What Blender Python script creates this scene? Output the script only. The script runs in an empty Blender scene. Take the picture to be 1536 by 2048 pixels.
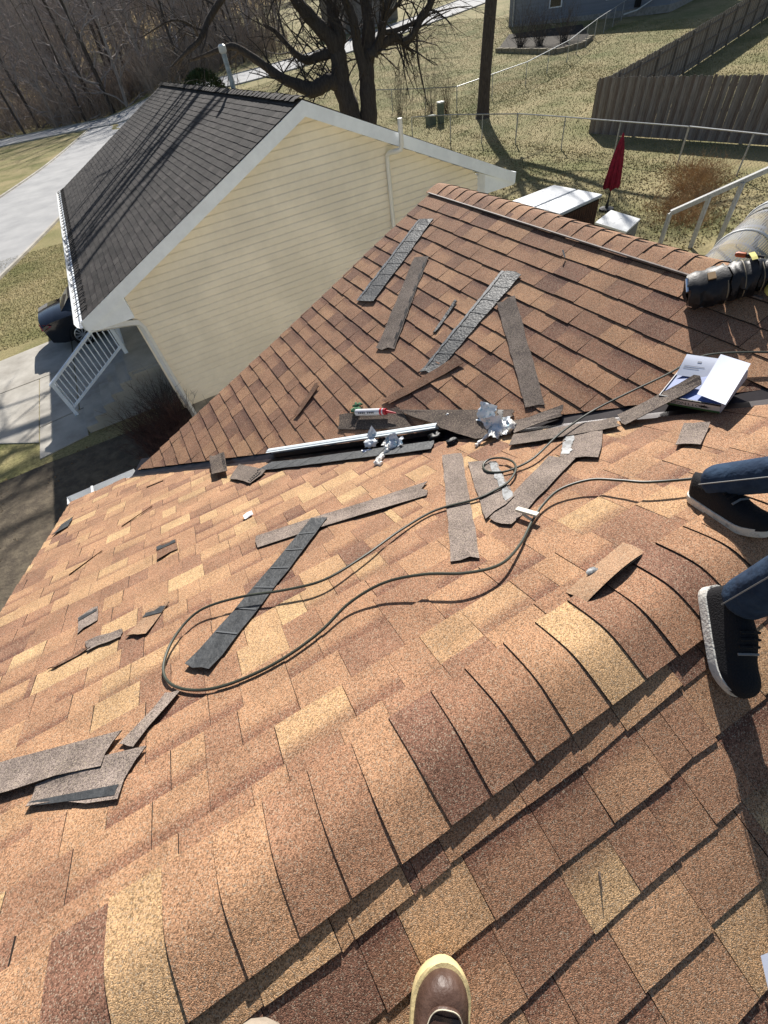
import bpy, bmesh, math, random
import numpy as np
from mathutils import Vector, Matrix, noise as mnoise

random.seed(7); NR = np.random.default_rng(11)
scene = bpy.context.scene
COL = scene.collection
R = math.radians

# ------------------------------------------------------------------ camera, sky, sun, exposure
cam_data = bpy.data.cameras.new('camera'); cam = bpy.data.objects.new('camera', cam_data); COL.objects.link(cam)
cam_data.sensor_fit = 'VERTICAL'; cam_data.sensor_height = 36.0; cam_data.lens = 854.6 / 2048 * 36
cam_data.clip_start = 0.02; cam_data.clip_end = 2000
CAMLOC = Vector((0, 0, 5.8))
ROT = Matrix(((0.86316, 0.44893, -0.23113), (-0.48867, 0.62746, -0.60622), (-0.12713, 0.63621, 0.76097)))
cam.matrix_world = Matrix.Translation(CAMLOC) @ ROT.to_4x4()
scene.camera = cam

SUN_AZ, SUN_EL = R(34), R(34.5)          # azimuth from +Y towards +X
world = bpy.data.worlds.new('World'); scene.world = world; world.use_nodes = True
wn = world.node_tree; wn.nodes.clear()
wo = wn.nodes.new('ShaderNodeOutputWorld'); bg = wn.nodes.new('ShaderNodeBackground'); sky = wn.nodes.new('ShaderNodeTexSky')
sky.sky_type = 'NISHITA'; sky.sun_disc = False; sky.sun_elevation = SUN_EL; sky.sun_rotation = SUN_AZ
bg.inputs['Strength'].default_value = 0.06
wn.links.new(sky.outputs[0], bg.inputs[0]); wn.links.new(bg.outputs[0], wo.inputs[0])
sd = bpy.data.lights.new('sun', 'SUN'); sd.energy = 5.0; sd.angle = R(0.55); sd.color = (1.0, 0.955, 0.89)
sun = bpy.data.objects.new('sun', sd); COL.objects.link(sun)
SD = Vector((math.sin(SUN_AZ) * math.cos(SUN_EL), math.cos(SUN_AZ) * math.cos(SUN_EL), math.sin(SUN_EL)))
sun.rotation_euler = SD.to_track_quat('Z', 'Y').to_euler(); sun.location = (20, 30, 40)
scene.view_settings.view_transform = 'Standard'; scene.view_settings.look = 'None'
scene.view_settings.gamma = 1.0; scene.view_settings.use_curve_mapping = False
scene.view_settings.exposure = 0.70

# ------------------------------------------------------------------ helpers
def srgb(r, g, b):
    f = lambda c: ((c / 255 + 0.055) / 1.055) ** 2.4 if c > 10 else c / 255 / 12.92
    return (f(r), f(g), f(b))

MATS = {}
def mat(name, col, rough=0.7, var=0.0, vscale=8.0, bump=0.0, bscale=40.0, spec=0.3, metal=0.0, col2=None, thresh=(0.4, 0.6), stretch=None, alpha=1.0, trans=0.0, coat=0.0):
    if name in MATS: return MATS[name]
    m = bpy.data.materials.new(name); m.use_nodes = True; MATS[name] = m
    nt = m.node_tree; N = nt.nodes; L = nt.links; b = N['Principled BSDF']
    b.inputs['Roughness'].default_value = rough; b.inputs['Metallic'].default_value = metal
    b.inputs['Specular IOR Level'].default_value = spec; b.inputs['Base Color'].default_value = (*col, 1)
    if alpha < 1: b.inputs['Alpha'].default_value = alpha
    if trans: b.inputs['Transmission Weight'].default_value = trans
    if coat: b.inputs['Coat Weight'].default_value = coat
    geo = N.new('ShaderNodeNewGeometry'); pos = geo.outputs['Position']
    if stretch:
        mp = N.new('ShaderNodeMapping'); mp.inputs['Scale'].default_value = stretch; L.new(pos, mp.inputs[0]); pos = mp.outputs[0]
    if var or col2:
        n = N.new('ShaderNodeTexNoise'); n.inputs['Scale'].default_value = vscale; n.inputs['Detail'].default_value = 6; n.inputs['Roughness'].default_value = 0.65
        L.new(pos, n.inputs['Vector'])
        r = N.new('ShaderNodeMapRange'); r.inputs[1].default_value = thresh[0]; r.inputs[2].default_value = thresh[1]
        L.new(n.outputs[0], r.inputs[0])
        mx = N.new('ShaderNodeMix'); mx.data_type = 'RGBA'; L.new(r.outputs[0], mx.inputs[0])
        c2 = col2 if col2 else tuple(min(1, c * (1 + var)) for c in col); c1 = col if col2 else tuple(c * (1 - var) for c in col)
        mx.inputs[6].default_value = (*c1, 1); mx.inputs[7].default_value = (*c2, 1)
        L.new(mx.outputs[2], b.inputs['Base Color'])
    if bump:
        n2 = N.new('ShaderNodeTexNoise'); n2.inputs['Scale'].default_value = bscale; n2.inputs['Detail'].default_value = 4
        L.new(pos, n2.inputs['Vector'])
        bp = N.new('ShaderNodeBump'); bp.inputs['Strength'].default_value = bump; bp.inputs['Distance'].default_value = 0.02
        L.new(n2.outputs[0], bp.inputs['Height']); L.new(bp.outputs[0], b.inputs['Normal'])
    return m

def granule_mat(name, ramp, cell=400.0, lo=0.36, hi=1.68, tinted=True, big=0.18, band=0.62, rough=0.92, fleck=(0.45, 0.37, 0.27)):
    """asphalt shingle: per-piece tone (attribute tint.r), printed shade band (tint.g, tint.b), mineral granules"""
    if name in MATS: return MATS[name]
    m = bpy.data.materials.new(name); m.use_nodes = True; MATS[name] = m
    nt = m.node_tree; N = nt.nodes; L = nt.links; b = N['Principled BSDF']
    b.inputs['Roughness'].default_value = rough; b.inputs['Specular IOR Level'].default_value = 0.25
    geo = N.new('ShaderNodeNewGeometry')
    cr = N.new('ShaderNodeValToRGB'); cr.color_ramp.elements.remove(cr.color_ramp.elements[0])
    cr.color_ramp.elements[0].position = ramp[0][0]; cr.color_ramp.elements[0].color = (*ramp[0][1], 1)
    for p, c in ramp[1:]:
        e = cr.color_ramp.elements.new(p); e.color = (*c, 1)
    base = cr.outputs[0]
    if tinted:
        at = N.new('ShaderNodeAttribute'); at.attribute_name = 'tint'
        sp = N.new('ShaderNodeSeparateColor'); L.new(at.outputs['Color'], sp.inputs[0]); L.new(sp.outputs[0], cr.inputs[0])
        # printed darker band on the upper part of some tabs
        m1 = N.new('ShaderNodeMapRange'); m1.interpolation_type = 'SMOOTHSTEP'; m1.inputs[1].default_value = 0.45; m1.inputs[2].default_value = 0.8
        L.new(sp.outputs[1], m1.inputs[0])
        m2 = N.new('ShaderNodeMath'); m2.operation = 'GREATER_THAN'; m2.inputs[1].default_value = 0.45; L.new(sp.outputs[2], m2.inputs[0])
        m3 = N.new('ShaderNodeMath'); m3.operation = 'MULTIPLY'; L.new(m1.outputs[0], m3.inputs[0]); L.new(m2.outputs[0], m3.inputs[1])
        mx = N.new('ShaderNodeMix'); mx.data_type = 'RGBA'; mx.blend_type = 'MULTIPLY'; mx.inputs[7].default_value = (band, band * 0.9, band * 0.98, 1)
        L.new(m3.outputs[0], mx.inputs[0]); L.new(base, mx.inputs[6]); base = mx.outputs[2]
    else:
        nz = N.new('ShaderNodeTexNoise'); nz.inputs['Scale'].default_value = 9; nz.inputs['Detail'].default_value = 3; L.new(geo.outputs['Position'], nz.inputs['Vector']); L.new(nz.outputs[0], cr.inputs[0])
    v = N.new('ShaderNodeTexVoronoi'); v.inputs['Scale'].default_value = cell; L.new(geo.outputs['Position'], v.inputs['Vector'])
    sv = N.new('ShaderNodeSeparateColor'); L.new(v.outputs['Color'], sv.inputs[0])
    mr = N.new('ShaderNodeMapRange'); mr.inputs[3].default_value = lo; mr.inputs[4].default_value = hi; L.new(sv.outputs[0], mr.inputs[0])
    n2 = N.new('ShaderNodeTexNoise'); n2.inputs['Scale'].default_value = 5.0; n2.inputs['Detail'].default_value = 5; L.new(geo.outputs['Position'], n2.inputs['Vector'])
    mr2 = N.new('ShaderNodeMapRange'); mr2.inputs[1].default_value = 0.3; mr2.inputs[2].default_value = 0.7; mr2.inputs[3].default_value = 1 - big; mr2.inputs[4].default_value = 1 + big; L.new(n2.outputs[0], mr2.inputs[0])
    mu = N.new('ShaderNodeMath'); mu.operation = 'MULTIPLY'; L.new(mr.outputs[0], mu.inputs[0]); L.new(mr2.outputs[0], mu.inputs[1])
    sc = N.new('ShaderNodeVectorMath'); sc.operation = 'SCALE'; L.new(base, sc.inputs[0]); L.new(mu.outputs[0], sc.inputs['Scale'])
    # a few granules are a different colour
    mrx = N.new('ShaderNodeMapRange'); mrx.inputs[1].default_value = 0.86; mrx.inputs[2].default_value = 0.9; L.new(sv.outputs[1], mrx.inputs[0])
    mx2 = N.new('ShaderNodeMix'); mx2.data_type = 'RGBA'; mx2.inputs[7].default_value = (*fleck, 1)
    ml = N.new('ShaderNodeMath'); ml.operation = 'MULTIPLY'; ml.inputs[1].default_value = 0.55; L.new(mrx.outputs[0], ml.inputs[0]); L.new(ml.outputs[0], mx2.inputs[0])
    L.new(sc.outputs[0], mx2.inputs[6]); L.new(mx2.outputs[2], b.inputs['Base Color'])
    bp = N.new('ShaderNodeBump'); bp.inputs['Strength'].default_value = 0.55; bp.inputs['Distance'].default_value = 0.002
    L.new(v.outputs['Distance'], bp.inputs['Height']); bp.invert = True; L.new(bp.outputs[0], b.inputs['Normal'])
    return m

class MB:
    def __init__(s): s.v = []; s.f = []; s.t = []; s.m = []
    def add(s, vs, fs, tint=None, mi=0):
        o = len(s.v); s.v += [tuple(p) for p in vs]; s.f += [tuple(o + i for i in f) for f in fs]; s.m += [mi] * len(fs)
        if tint is not None: s.t += tint
        elif s.t: s.t += [(0.5, 0.5, 0)] * len(vs)
    def box(s, c, d, rot=None, mi=0):
        x, y, z = d[0] / 2, d[1] / 2, d[2] / 2
        vs = [Vector(p) for p in ((-x, -y, -z), (x, -y, -z), (x, y, -z), (-x, y, -z), (-x, -y, z), (x, -y, z), (x, y, z), (-x, y, z))]
        if rot is not None: vs = [rot @ p for p in vs]
        c = Vector(c); s.add([p + c for p in vs], [(0, 3, 2, 1), (4, 5, 6, 7), (0, 1, 5, 4), (1, 2, 6, 5), (2, 3, 7, 6), (3, 0, 4, 7)], mi=mi)
    def beam(s, a, b, w, h, up=(0, 0, 1), mi=0):
        a, b = Vector(a), Vector(b); d = (b - a); l = d.length; d.normalize(); u = Vector(up)
        x = d.cross(u)
        if x.length < 1e-4: x = Vector((1, 0, 0))
        x.normalize(); z = x.cross(d)
        s.box((a + b) / 2, (w, l, h), Matrix((x, d, z)).transposed(), mi=mi)
    def tube(s, pts, rad, n=6, cap=True, mi=0):
        pts = [Vector(p) for p in pts]
        if not hasattr(rad, '__len__'): rad = [rad] * len(pts)
        vs = []; ref = None
        for i, p in enumerate(pts):
            d = (pts[min(i + 1, len(pts) - 1)] - pts[max(i - 1, 0)])
            if d.length < 1e-9: d = Vector((0, 0, 1))
            d.normalize()
            if ref is None: ref = d.orthogonal().normalized()
            ref = (ref - d * ref.dot(d))
            if ref.length < 1e-6: ref = d.orthogonal()
            ref.normalize(); y = d.cross(ref)
            for k in range(n):
                a = 2 * math.pi * k / n; vs.append(p + (ref * math.cos(a) + y * math.sin(a)) * rad[i])
        fs = [(i * n + k, i * n + (k + 1) % n, (i + 1) * n + (k + 1) % n, (i + 1) * n + k) for i in range(len(pts) - 1) for k in range(n)]
        if cap: fs += [tuple(range(n - 1, -1, -1)), tuple(range((len(pts) - 1) * n, len(pts) * n))]
        s.add(vs, fs, mi=mi)
    def prism(s, poly, off, mi=0):
        n = len(poly); a = [Vector(p) for p in poly]; b = [p + Vector(off) for p in a]
        s.add(a + b, [tuple(range(n)), tuple(range(2 * n - 1, n - 1, -1))] + [(i, n + i, n + (i + 1) % n, (i + 1) % n) for i in range(n)], mi=mi)
    def grid(s, P, mi=0, close_u=False):
        nu = len(P); nv = len(P[0]); vs = [p for r in P for p in r]
        fs = [(i * nv + j, ((i + 1) % nu) * nv + j, ((i + 1) % nu) * nv + j + 1, i * nv + j + 1) for i in range(nu if close_u else nu - 1) for j in range(nv - 1)]
        s.add(vs, fs, mi=mi)
    def build(s, name, material, parent=None, smooth=False, origin=None, recalc=True):
        me = bpy.data.meshes.new(name)
        o = Vector(origin) if origin is not None else Vector((0, 0, 0))
        me.from_pydata([(p[0] - o.x, p[1] - o.y, p[2] - o.z) for p in s.v], [], s.f); 
        for mm in (material if isinstance(material, (list, tuple)) else [material]): me.materials.append(mm)
        if any(s.m): me.polygons.foreach_set('material_index', s.m)
        if s.t:
            a = me.color_attributes.new('tint', 'FLOAT_COLOR', 'POINT')
            a.data.foreach_set('color', np.array([(r, g, b, 1) for r, g, b in s.t], dtype=np.float32).ravel())
        if recalc:
            bm = bmesh.new(); bm.from_mesh(me); bmesh.ops.recalc_face_normals(bm, faces=bm.faces); bm.to_mesh(me); bm.free()
        if smooth:
            me.polygons.foreach_set('use_smooth', [True] * len(me.polygons))
            me.set_sharp_from_angle(angle=R(40))
        ob = bpy.data.objects.new(name, me); COL.objects.link(ob); ob.location = o
        if parent is not None: setpar(ob, parent)
        return ob

def wloc(o):
    l = o.location.copy(); p = o.parent
    while p: l += p.location; p = p.parent
    return l
def setpar(ob, parent):
    ob.parent = parent; ob.location = ob.location - wloc(parent)     # all parents are unrotated
def tag(o, label=None, cat=None, group=None, kind=None):
    if label: o['label'] = label
    if cat: o['category'] = cat
    if group: o['group'] = group
    if kind: o['kind'] = kind
    return o
def thing(name, loc, label, cat, group=None):
    e = bpy.data.objects.new(name, None); COL.objects.link(e); e.location = loc; e.empty_display_size = 0.2
    return tag(e, label, cat, group)
def copytree(o, parent=None, loc=None, rz=None, sc=None):
    c = o.copy(); COL.objects.link(c)
    if parent is not None: c.parent = parent
    if loc is not None: c.location = loc
    if rz is not None: c.rotation_euler = (o.rotation_euler[0], o.rotation_euler[1], rz)
    if sc is not None: c.scale = sc
    for ch in list(o.children): copytree(ch, c)
    return c
def lerp(a, b, t): return Vector(a) * (1 - t) + Vector(b) * t
def sst(a, b, x):
    t = min(1, max(0, (x - a) / (b - a))); return t * t * (3 - 2 * t)
def catmull(pts, n=6):
    P = [Vector(p) for p in pts]; P = [P[0] * 2 - P[1]] + P + [P[-1] * 2 - P[-2]]; out = []
    for i in range(1, len(P) - 2):
        for k in range(n):
            t = k / n; a, b, c, d = P[i - 1], P[i], P[i + 1], P[i + 2]
            out.append(0.5 * ((2 * b) + (c - a) * t + (2 * a - 5 * b + 4 * c - d) * t * t + (3 * b - a - 3 * c + d) * t ** 3))
    out.append(P[-2]); return out
CI = ROT.transposed()
def cam_px(p):
    q = CI @ (Vector(p) - CAMLOC)
    if q.z > -0.05: return None
    return (0.5 + 854.6 * q.x / -q.z / 1536, 0.5 - 854.6 * q.y / -q.z / 2048, -q.z)

# ------------------------------------------------------------------ terrain
def gz(x, y):
    s = .75 * x + .66 * y; r = max(0, s - 30.)
    r = .06 * (r * r / (r + 8.)) if r > 0 else 0
    return r * sst(4, 16, x)

# measured world coordinates (metres) of the loose things on the roof
STRIPS = [('roofing_strip', 'back', [[2.482, 4.057, 4.427], [2.529, 3.887, 4.447], [1.652, 3.567, 4.084], [1.581, 3.771, 4.054]], 'dark grey shingle strip with white glue edge, topmost on the brown slope', 'w'), ('roofing_strip', 'gran', [[2.162, 3.647, 4.295], [2.211, 3.49, 4.315], [1.464, 2.872, 4.006], [1.371, 3.026, 3.967]], 'grey granule shingle strip right of the topmost dark strip', 'd'), ('roofing_sliver', 'back', [[2.005, 2.808, 4.23], [2.008, 2.778, 4.231], [1.731, 2.673, 4.116], [1.727, 2.702, 4.115]], 'thin dark sliver between two long strips on the brown slope', ''), ('roofing_strip', 'back', [[2.349, 2.687, 4.374], [2.386, 2.51, 4.39], [1.506, 2.338, 4.025], [1.439, 2.461, 3.998]], 'longest dark strip with glue edge across the middle of the brown slope', 'w'), ('roofing_strip', 'gran', [[2.119, 2.445, 4.281], [2.221, 2.376, 4.323], [1.735, 1.504, 4.122], [1.651, 1.569, 4.087]], 'grey granule strip pointing down toward the valley, right of longest dark strip', ''), ('roofing_strip', 'brown', [[1.665, 2.32, 4.097], [1.654, 2.22, 4.092], [1.138, 2.419, 3.879], [1.123, 2.508, 3.872]], 'narrow brown shingle strip lying above the caulk tube', ''), ('roofing_sliver', 'brown', [[0.852, 3.247, 3.76], [0.854, 3.185, 3.761], [0.564, 3.074, 3.641], [0.557, 3.128, 3.638]], 'thin torn shingle sliver left of the caulk tube', ''), ('roofing_strip', 'dark', [[0.821, 2.739, 3.739], [1.172, 2.327, 3.885], [1.132, 2.06, 3.868], [0.756, 2.597, 3.712]], 'dark brown shingle scrap under the caulk tube', ''), ('roofing_strip', 'dark', [[1.129, 2.329, 3.873], [1.592, 1.634, 4.065], [1.439, 1.495, 4.048], [1.3, 1.587, 4.012]], 'dark shingle strip with sealant line beside the right wrapper', 'd'), ('roofing_strip', 'gran', [[1.532, 1.56, 4.044], [1.778, 1.4, 4.146], [1.719, 1.357, 4.121], [1.454, 1.453, 4.069]], 'short grey strip above the long valley strip', ''), ('roofing_strip', 'gran', [[1.334, 1.344, 4.113], [1.45, 1.425, 4.082], [1.845, 1.107, 4.205], [1.773, 1.022, 4.239]], 'long grey strip along the valley under the hose', ''), ('roofing_strip', 'gran2', [[1.058, 1.616, 3.995], [1.141, 1.528, 4.029], [0.643, 0.732, 4.34], [0.549, 0.795, 4.315]], 'upright pale grey strip crossed by the hose on the orange slope', ''), ('roofing_strip', 'gran2', [[1.095, 1.41, 4.073], [1.196, 1.295, 4.118], [1.01, 0.937, 4.258], [0.813, 0.906, 4.27]], 'grey piece under the small hose loop', 'g'), ('roofing_strip', 'gran2', [[1.348, 1.086, 4.204], [1.422, 0.98, 4.245], [0.856, 0.797, 4.316], [0.821, 0.902, 4.275]], 'diagonal grey strip ending beside the white clip', ''), ('roofing_scrap', 'gran2', [[1.595, 1.207, 4.158], [1.727, 1.079, 4.208], [1.483, 0.905, 4.276], [1.382, 1.046, 4.221]], 'square grey scrap with sealant patch below the valley strip', 'g'), ('roofing_scrap', 'gran2', [[1.92, 0.808, 4.31], [1.971, 0.728, 4.341], [1.777, 0.649, 4.372], [1.725, 0.719, 4.345]], 'small grey scrap just below the paper box', ''), ('roofing_strip', 'back', [[0.181, 1.631, 3.993], [0.264, 1.564, 4.019], [-0.466, 0.923, 4.269], [-0.561, 1.02, 4.231]], 'long black strip lying inside the hose loop', ''), ('roofing_strip', 'gran2', [[-0.126, 1.746, 3.942], [0.813, 1.421, 4.069], [0.768, 1.3, 4.116], [-0.164, 1.635, 3.985]], 'grey strip passing under the top of the black strip', ''), ('roofing_strip', 'gran2', [[-1.382, 1.087, 4.207], [-0.792, 0.875, 4.29], [-0.838, 0.778, 4.328], [-1.324, 0.946, 4.262]], 'wide grey strip cut off by the left edge of the picture', ''), ('roofing_strip', 'gran2', [[-1.08, 0.855, 4.29], [-0.706, 0.765, 4.325], [-0.777, 0.633, 4.376], [-1.083, 0.784, 4.317]], 'grey strip with torn black edge below the wide grey strip', 't'), ('roofing_strip', 'gran2', [[-0.803, 0.824, 4.304], [-0.632, 0.94, 4.258], [-0.581, 0.906, 4.272], [-0.743, 0.781, 4.321]], 'small grey strip leading up to the bottom of the hose loop', ''), ('roofing_scrap', 'gran2', [[-1.131, 1.822, 3.912], [-1.029, 1.835, 3.908], [-1.011, 1.696, 3.962], [-1.108, 1.669, 3.972]], 'small grey tab with black upper edge, leftmost of the loose tabs', 'k'), ('roofing_scrap', 'tan', [[-0.741, 1.552, 4.018], [-0.637, 1.522, 4.029], [-0.741, 1.362, 4.092], [-0.833, 1.428, 4.066]], 'small tan tab with black upper edge right of the grey tab', 'k'), ('roofing_scrap', 'gran2', [[-1.044, 1.55, 4.019], [-0.856, 1.496, 4.04], [-0.865, 1.443, 4.06], [-1.016, 1.471, 4.05]], 'narrow grey scrap below the small grey tab', ''), ('roofing_sliver', 'brown', [[-1.036, 1.508, 4.035], [-1.017, 1.479, 4.046], [-1.172, 1.47, 4.05], [-1.197, 1.483, 4.045]], 'thin brown sliver pointing down left below the loose tabs', ''), ('roofing_scrap', 'brown', [[-0.729, 2.229, 3.754], [-0.601, 2.21, 3.761], [-0.592, 2.073, 3.814], [-0.716, 2.055, 3.822]], 'small brown tab with black upper edge above the other loose tabs', 'k'), ('roofing_scrap', 'back', [[-1.631, 3.598, 3.222], [-1.551, 3.687, 3.187], [-1.553, 3.48, 3.268], [-1.666, 3.401, 3.299]], 'small black scrap at the left edge of the roof below the gutter', ''), ('roofing_scrap', 'dark', [[-0.246, 3.481, 3.336], [-0.116, 3.375, 3.389], [-0.144, 2.964, 3.507], [-0.275, 3.042, 3.477]], 'dark scrap lying across the lower valley', 'd'), ('roofing_scrap', 'gran', [[-0.045, 3.079, 3.428], [0.119, 2.664, 3.59], [-0.026, 2.544, 3.637], [-0.155, 2.844, 3.52]], 'tilted grey scrap right of the lower valley scrap', 'd'), ('roofing_strip', 'back', [[0.056, 2.745, 3.562], [0.199, 2.771, 3.552], [1.15, 1.822, 3.922], [1.058, 1.74, 3.955]], 'black strip lying under the white metal channel', '')]
LEAN = [[1.872, 1.116, 4.19], [1.799, 1.016, 4.229], [2.144, 0.907, 4.39], [2.162, 0.969, 4.403]]
HOSE = [[2.522, 0.73, 4.462], [2.466, 0.841, 4.459], [2.351, 1.013, 4.421], [2.285, 1.072, 4.384], [2.165, 1.114, 4.324], [1.973, 1.179, 4.255], [1.788, 1.228, 4.194], [1.537, 1.194, 4.197], [1.309, 1.133, 4.201], [1.201, 1.138, 4.189], [1.129, 1.165, 4.175], [1.086, 1.231, 4.151], [1.11, 1.297, 4.129], [1.165, 1.316, 4.128], [1.208, 1.267, 4.151], [1.209, 1.182, 4.186], [1.159, 1.108, 4.213], [1.068, 1.06, 4.224], [0.975, 1.058, 4.22], [0.881, 1.071, 4.214], [0.7, 1.148, 4.181], [0.494, 1.135, 4.19], [0.281, 1.079, 4.227], [0.074, 1.051, 4.253], [-0.095, 1.116, 4.233], [-0.285, 1.23, 4.188], [-0.472, 1.295, 4.153], [-0.592, 1.213, 4.175], [-0.644, 1.076, 4.216], [-0.612, 0.962, 4.252], [-0.51, 0.862, 4.289], [-0.382, 0.808, 4.31], [-0.211, 0.787, 4.32], [-0.04, 0.807, 4.32], [0.111, 0.85, 4.326], [0.262, 0.829, 4.365], [0.397, 0.748, 4.412], [0.511, 0.655, 4.442], [0.641, 0.619, 4.432], [0.786, 0.671, 4.381], [0.913, 0.745, 4.343], [1.024, 0.797, 4.332], [1.136, 0.815, 4.345], [1.251, 0.767, 4.374], [1.306, 0.673, 4.415], [1.353, 0.584, 4.451], [1.513, 0.464, 4.482], [1.653, 0.406, 4.485], [1.775, 0.316, 4.51]]
CLIP = [[0.926, 0.845, 4.334], [0.95, 0.75, 4.371]]
CHAN = [[0.22, 2.927, 3.478], [1.223, 1.897, 3.894]]
TUBE = [[0.912, 2.563, 3.825], [1.055, 2.362, 3.884], [1.106, 2.271, 3.9]]
GLOVE = [0.931, 2.608, 3.803]
WRAP = [[0.844, 2.181, 3.792], [0.923, 2.032, 3.851], [0.748, 1.927, 3.881]]
WRAP2 = [[1.435, 1.663, 4.032], [1.407, 1.556, 4.036], [1.475, 1.525, 4.048], [1.281, 1.548, 4.029]]
BLACKBIT = [[1.181, 1.869, 3.904], [1.2, 1.708, 3.962]]
CLEAR = [1.335, 1.95, 3.965]
SCRAPW = [-0.126, 2.061, 3.821]
NAIL = [[2.616, 2.374, 4.521], [2.613, 2.338, 4.482]]
BOX = [[2.255, 1.121, 4.396], [2.327, 0.845, 4.426], [2.049, 0.739, 4.4], [2.02, 1.002, 4.299], [2.028, 0.984, 4.249], [2.06, 0.73, 4.348]]
PAPER = [[2.303, 0.968, 4.451], [2.319, 0.832, 4.458], [2.005, 0.724, 4.441], [2.08, 0.888, 4.377]]
PAPER2 = [[2.261, 1.102, 4.409], [2.306, 0.969, 4.428], [2.205, 0.931, 4.386], [2.158, 1.059, 4.366]]
FLAP = [[0.73, 0.357, 4.484], [0.739, 0.335, 4.493], [1.055, 0.375, 4.479], [1.047, 0.394, 4.47]]
BELT = [[2.608, 1.365, 4.528], [2.719, 1.32, 4.573], [2.786, 1.241, 4.601], [2.843, 1.185, 4.625], [2.757, 1.096, 4.589], [2.826, 1.375, 4.618]]
BELTB = [[2.624, 1.43, 4.474], [2.552, 1.255, 4.444], [2.65, 1.201, 4.485], [2.762, 1.11, 4.532]]
FOOT1 = [[1.408, 0.453, 4.467], [1.347, 0.168, 4.537]]
FOOT2 = [[1.029, 0.15, 4.53], [0.896, -0.055, 4.44]]
BOOT = [[-0.097, -0.095, 4.435], [-0.206, -0.201, 4.393]]
SHEET = [[0.518, -0.469, 4.289], [0.582, -0.48, 4.284], [0.524, -0.546, 4.258], [0.485, -0.519, 4.269]]
PIPES = []
BIGTREE = [([[10.637, 22.635, 1.072], [10.714, 22.596, 2.61], [10.657, 22.625, 3.211], [10.524, 22.692, 3.85], [10.553, 22.677, 4.486], [10.55, 22.679, 4.894]], [0.62, 0.55, 0.5, 0.46, 0.42, 0.36]), ([[10.568, 22.67, 4.638], [10.34, 22.651, 5.094], [9.871, 22.753, 5.565], [9.427, 22.843, 6.035], [9.074, 22.887, 6.514], [8.759, 22.911, 7.047]], [0.34, 0.33, 0.3, 0.27, 0.2, 0.1]), ([[10.544, 22.682, 4.794], [10.721, 22.705, 5.217], [10.657, 22.849, 5.615], [10.714, 22.932, 6.075], [10.8, 23.001, 6.603], [11.018, 23.003, 7.172]], [0.36, 0.33, 0.29, 0.25, 0.18, 0.08]), ([[10.572, 22.668, 3.453], [10.387, 22.68, 3.844], [10.036, 22.775, 3.979], [9.644, 22.892, 3.902], [9.256, 23.006, 3.852], [8.675, 23.219, 4.13], [8.231, 23.361, 4.357], [7.615, 23.591, 4.862], [7.118, 23.76, 5.233], [6.71, 23.885, 5.437], [5.875, 24.225, 5.363], [5.095, 24.537, 5.28]], [0.4, 0.36, 0.33, 0.34, 0.32, 0.24, 0.21, 0.18, 0.16, 0.13, 0.08, 0.04]), ([[10.531, 22.689, 4.796], [10.245, 22.993, 4.739], [9.957, 23.299, 4.706], [9.59, 23.644, 4.658], [9.342, 23.929, 4.827], [9.127, 24.198, 5.119], [8.827, 24.509, 5.572], [8.477, 24.846, 5.826]], [0.24, 0.22, 0.2, 0.17, 0.15, 0.12, 0.09, 0.04]), ([[10.902, 22.501, 1.031], [11.365, 22.324, 2.509], [11.489, 22.317, 3.427], [11.563, 22.336, 4.075], [11.746, 22.299, 4.724], [11.87, 22.293, 5.442], [11.833, 22.368, 5.915], [11.89, 22.395, 6.572], [12.181, 22.304, 7.16]], [0.55, 0.46, 0.42, 0.38, 0.34, 0.28, 0.24, 0.16, 0.06]), ([[11.445, 22.227, 3.985], [11.258, 22.247, 4.739], [11.2, 22.202, 5.187], [11.113, 22.171, 5.62], [10.952, 22.178, 5.956], [10.783, 22.188, 6.538], [10.729, 22.141, 7.03]], [0.28, 0.25, 0.23, 0.2, 0.18, 0.12, 0.05]), ([[11.618, 22.14, 4.485], [11.927, 22.04, 4.619], [12.369, 21.873, 4.781], [12.729, 21.747, 4.83], [12.972, 21.68, 4.671], [13.15, 21.646, 4.495], [13.428, 21.562, 4.25]], [0.24, 0.22, 0.2, 0.18, 0.14, 0.08, 0.03]), ([[12.869, 21.508, 4.68], [13.197, 21.399, 4.758], [13.433, 21.336, 4.97], [13.602, 21.306, 5.187], [13.962, 21.181, 5.465], [14.254, 21.089, 5.834], [14.66, 20.94, 6.174]], [0.16, 0.15, 0.16, 0.17, 0.15, 0.1, 0.05]), ([[11.815, 22.04, 4.456], [12.076, 21.841, 4.917], [12.187, 21.718, 5.283], [12.328, 21.58, 5.675], [12.432, 21.46, 6.054], [12.543, 21.337, 6.541]], [0.2, 0.2, 0.18, 0.15, 0.11, 0.05]), ([[12.246, 21.823, 5.28], [12.744, 21.46, 5.665], [12.96, 21.238, 5.895], [13.298, 20.955, 6.267]], [0.08, 0.07, 0.06, 0.03]), ([[12.149, 21.872, 5.006], [12.769, 21.633, 5.016], [13.396, 21.392, 5.121], [13.759, 21.283, 5.214]], [0.1, 0.09, 0.08, 0.06]), ([[13.392, 21.244, 4.971], [13.438, 21.37, 4.22], [13.637, 21.419, 3.441], [13.885, 21.443, 2.654]], [0.06, 0.05, 0.04, 0.02]), ([[7.184, 24.379, 6.736], [6.299, 24.405, 6.19], [5.702, 24.287, 5.749], [4.985, 24.229, 5.487], [4.256, 24.176, 5.202]], [0.14, 0.12, 0.11, 0.08, 0.03]), ([[5.879, 25.038, 5.747], [5.659, 24.589, 6.115], [4.95, 24.386, 6.329], [3.733, 24.441, 6.08]], [0.06, 0.05, 0.04, 0.02])]
BIGBASE = [11.27, 22.32]
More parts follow.
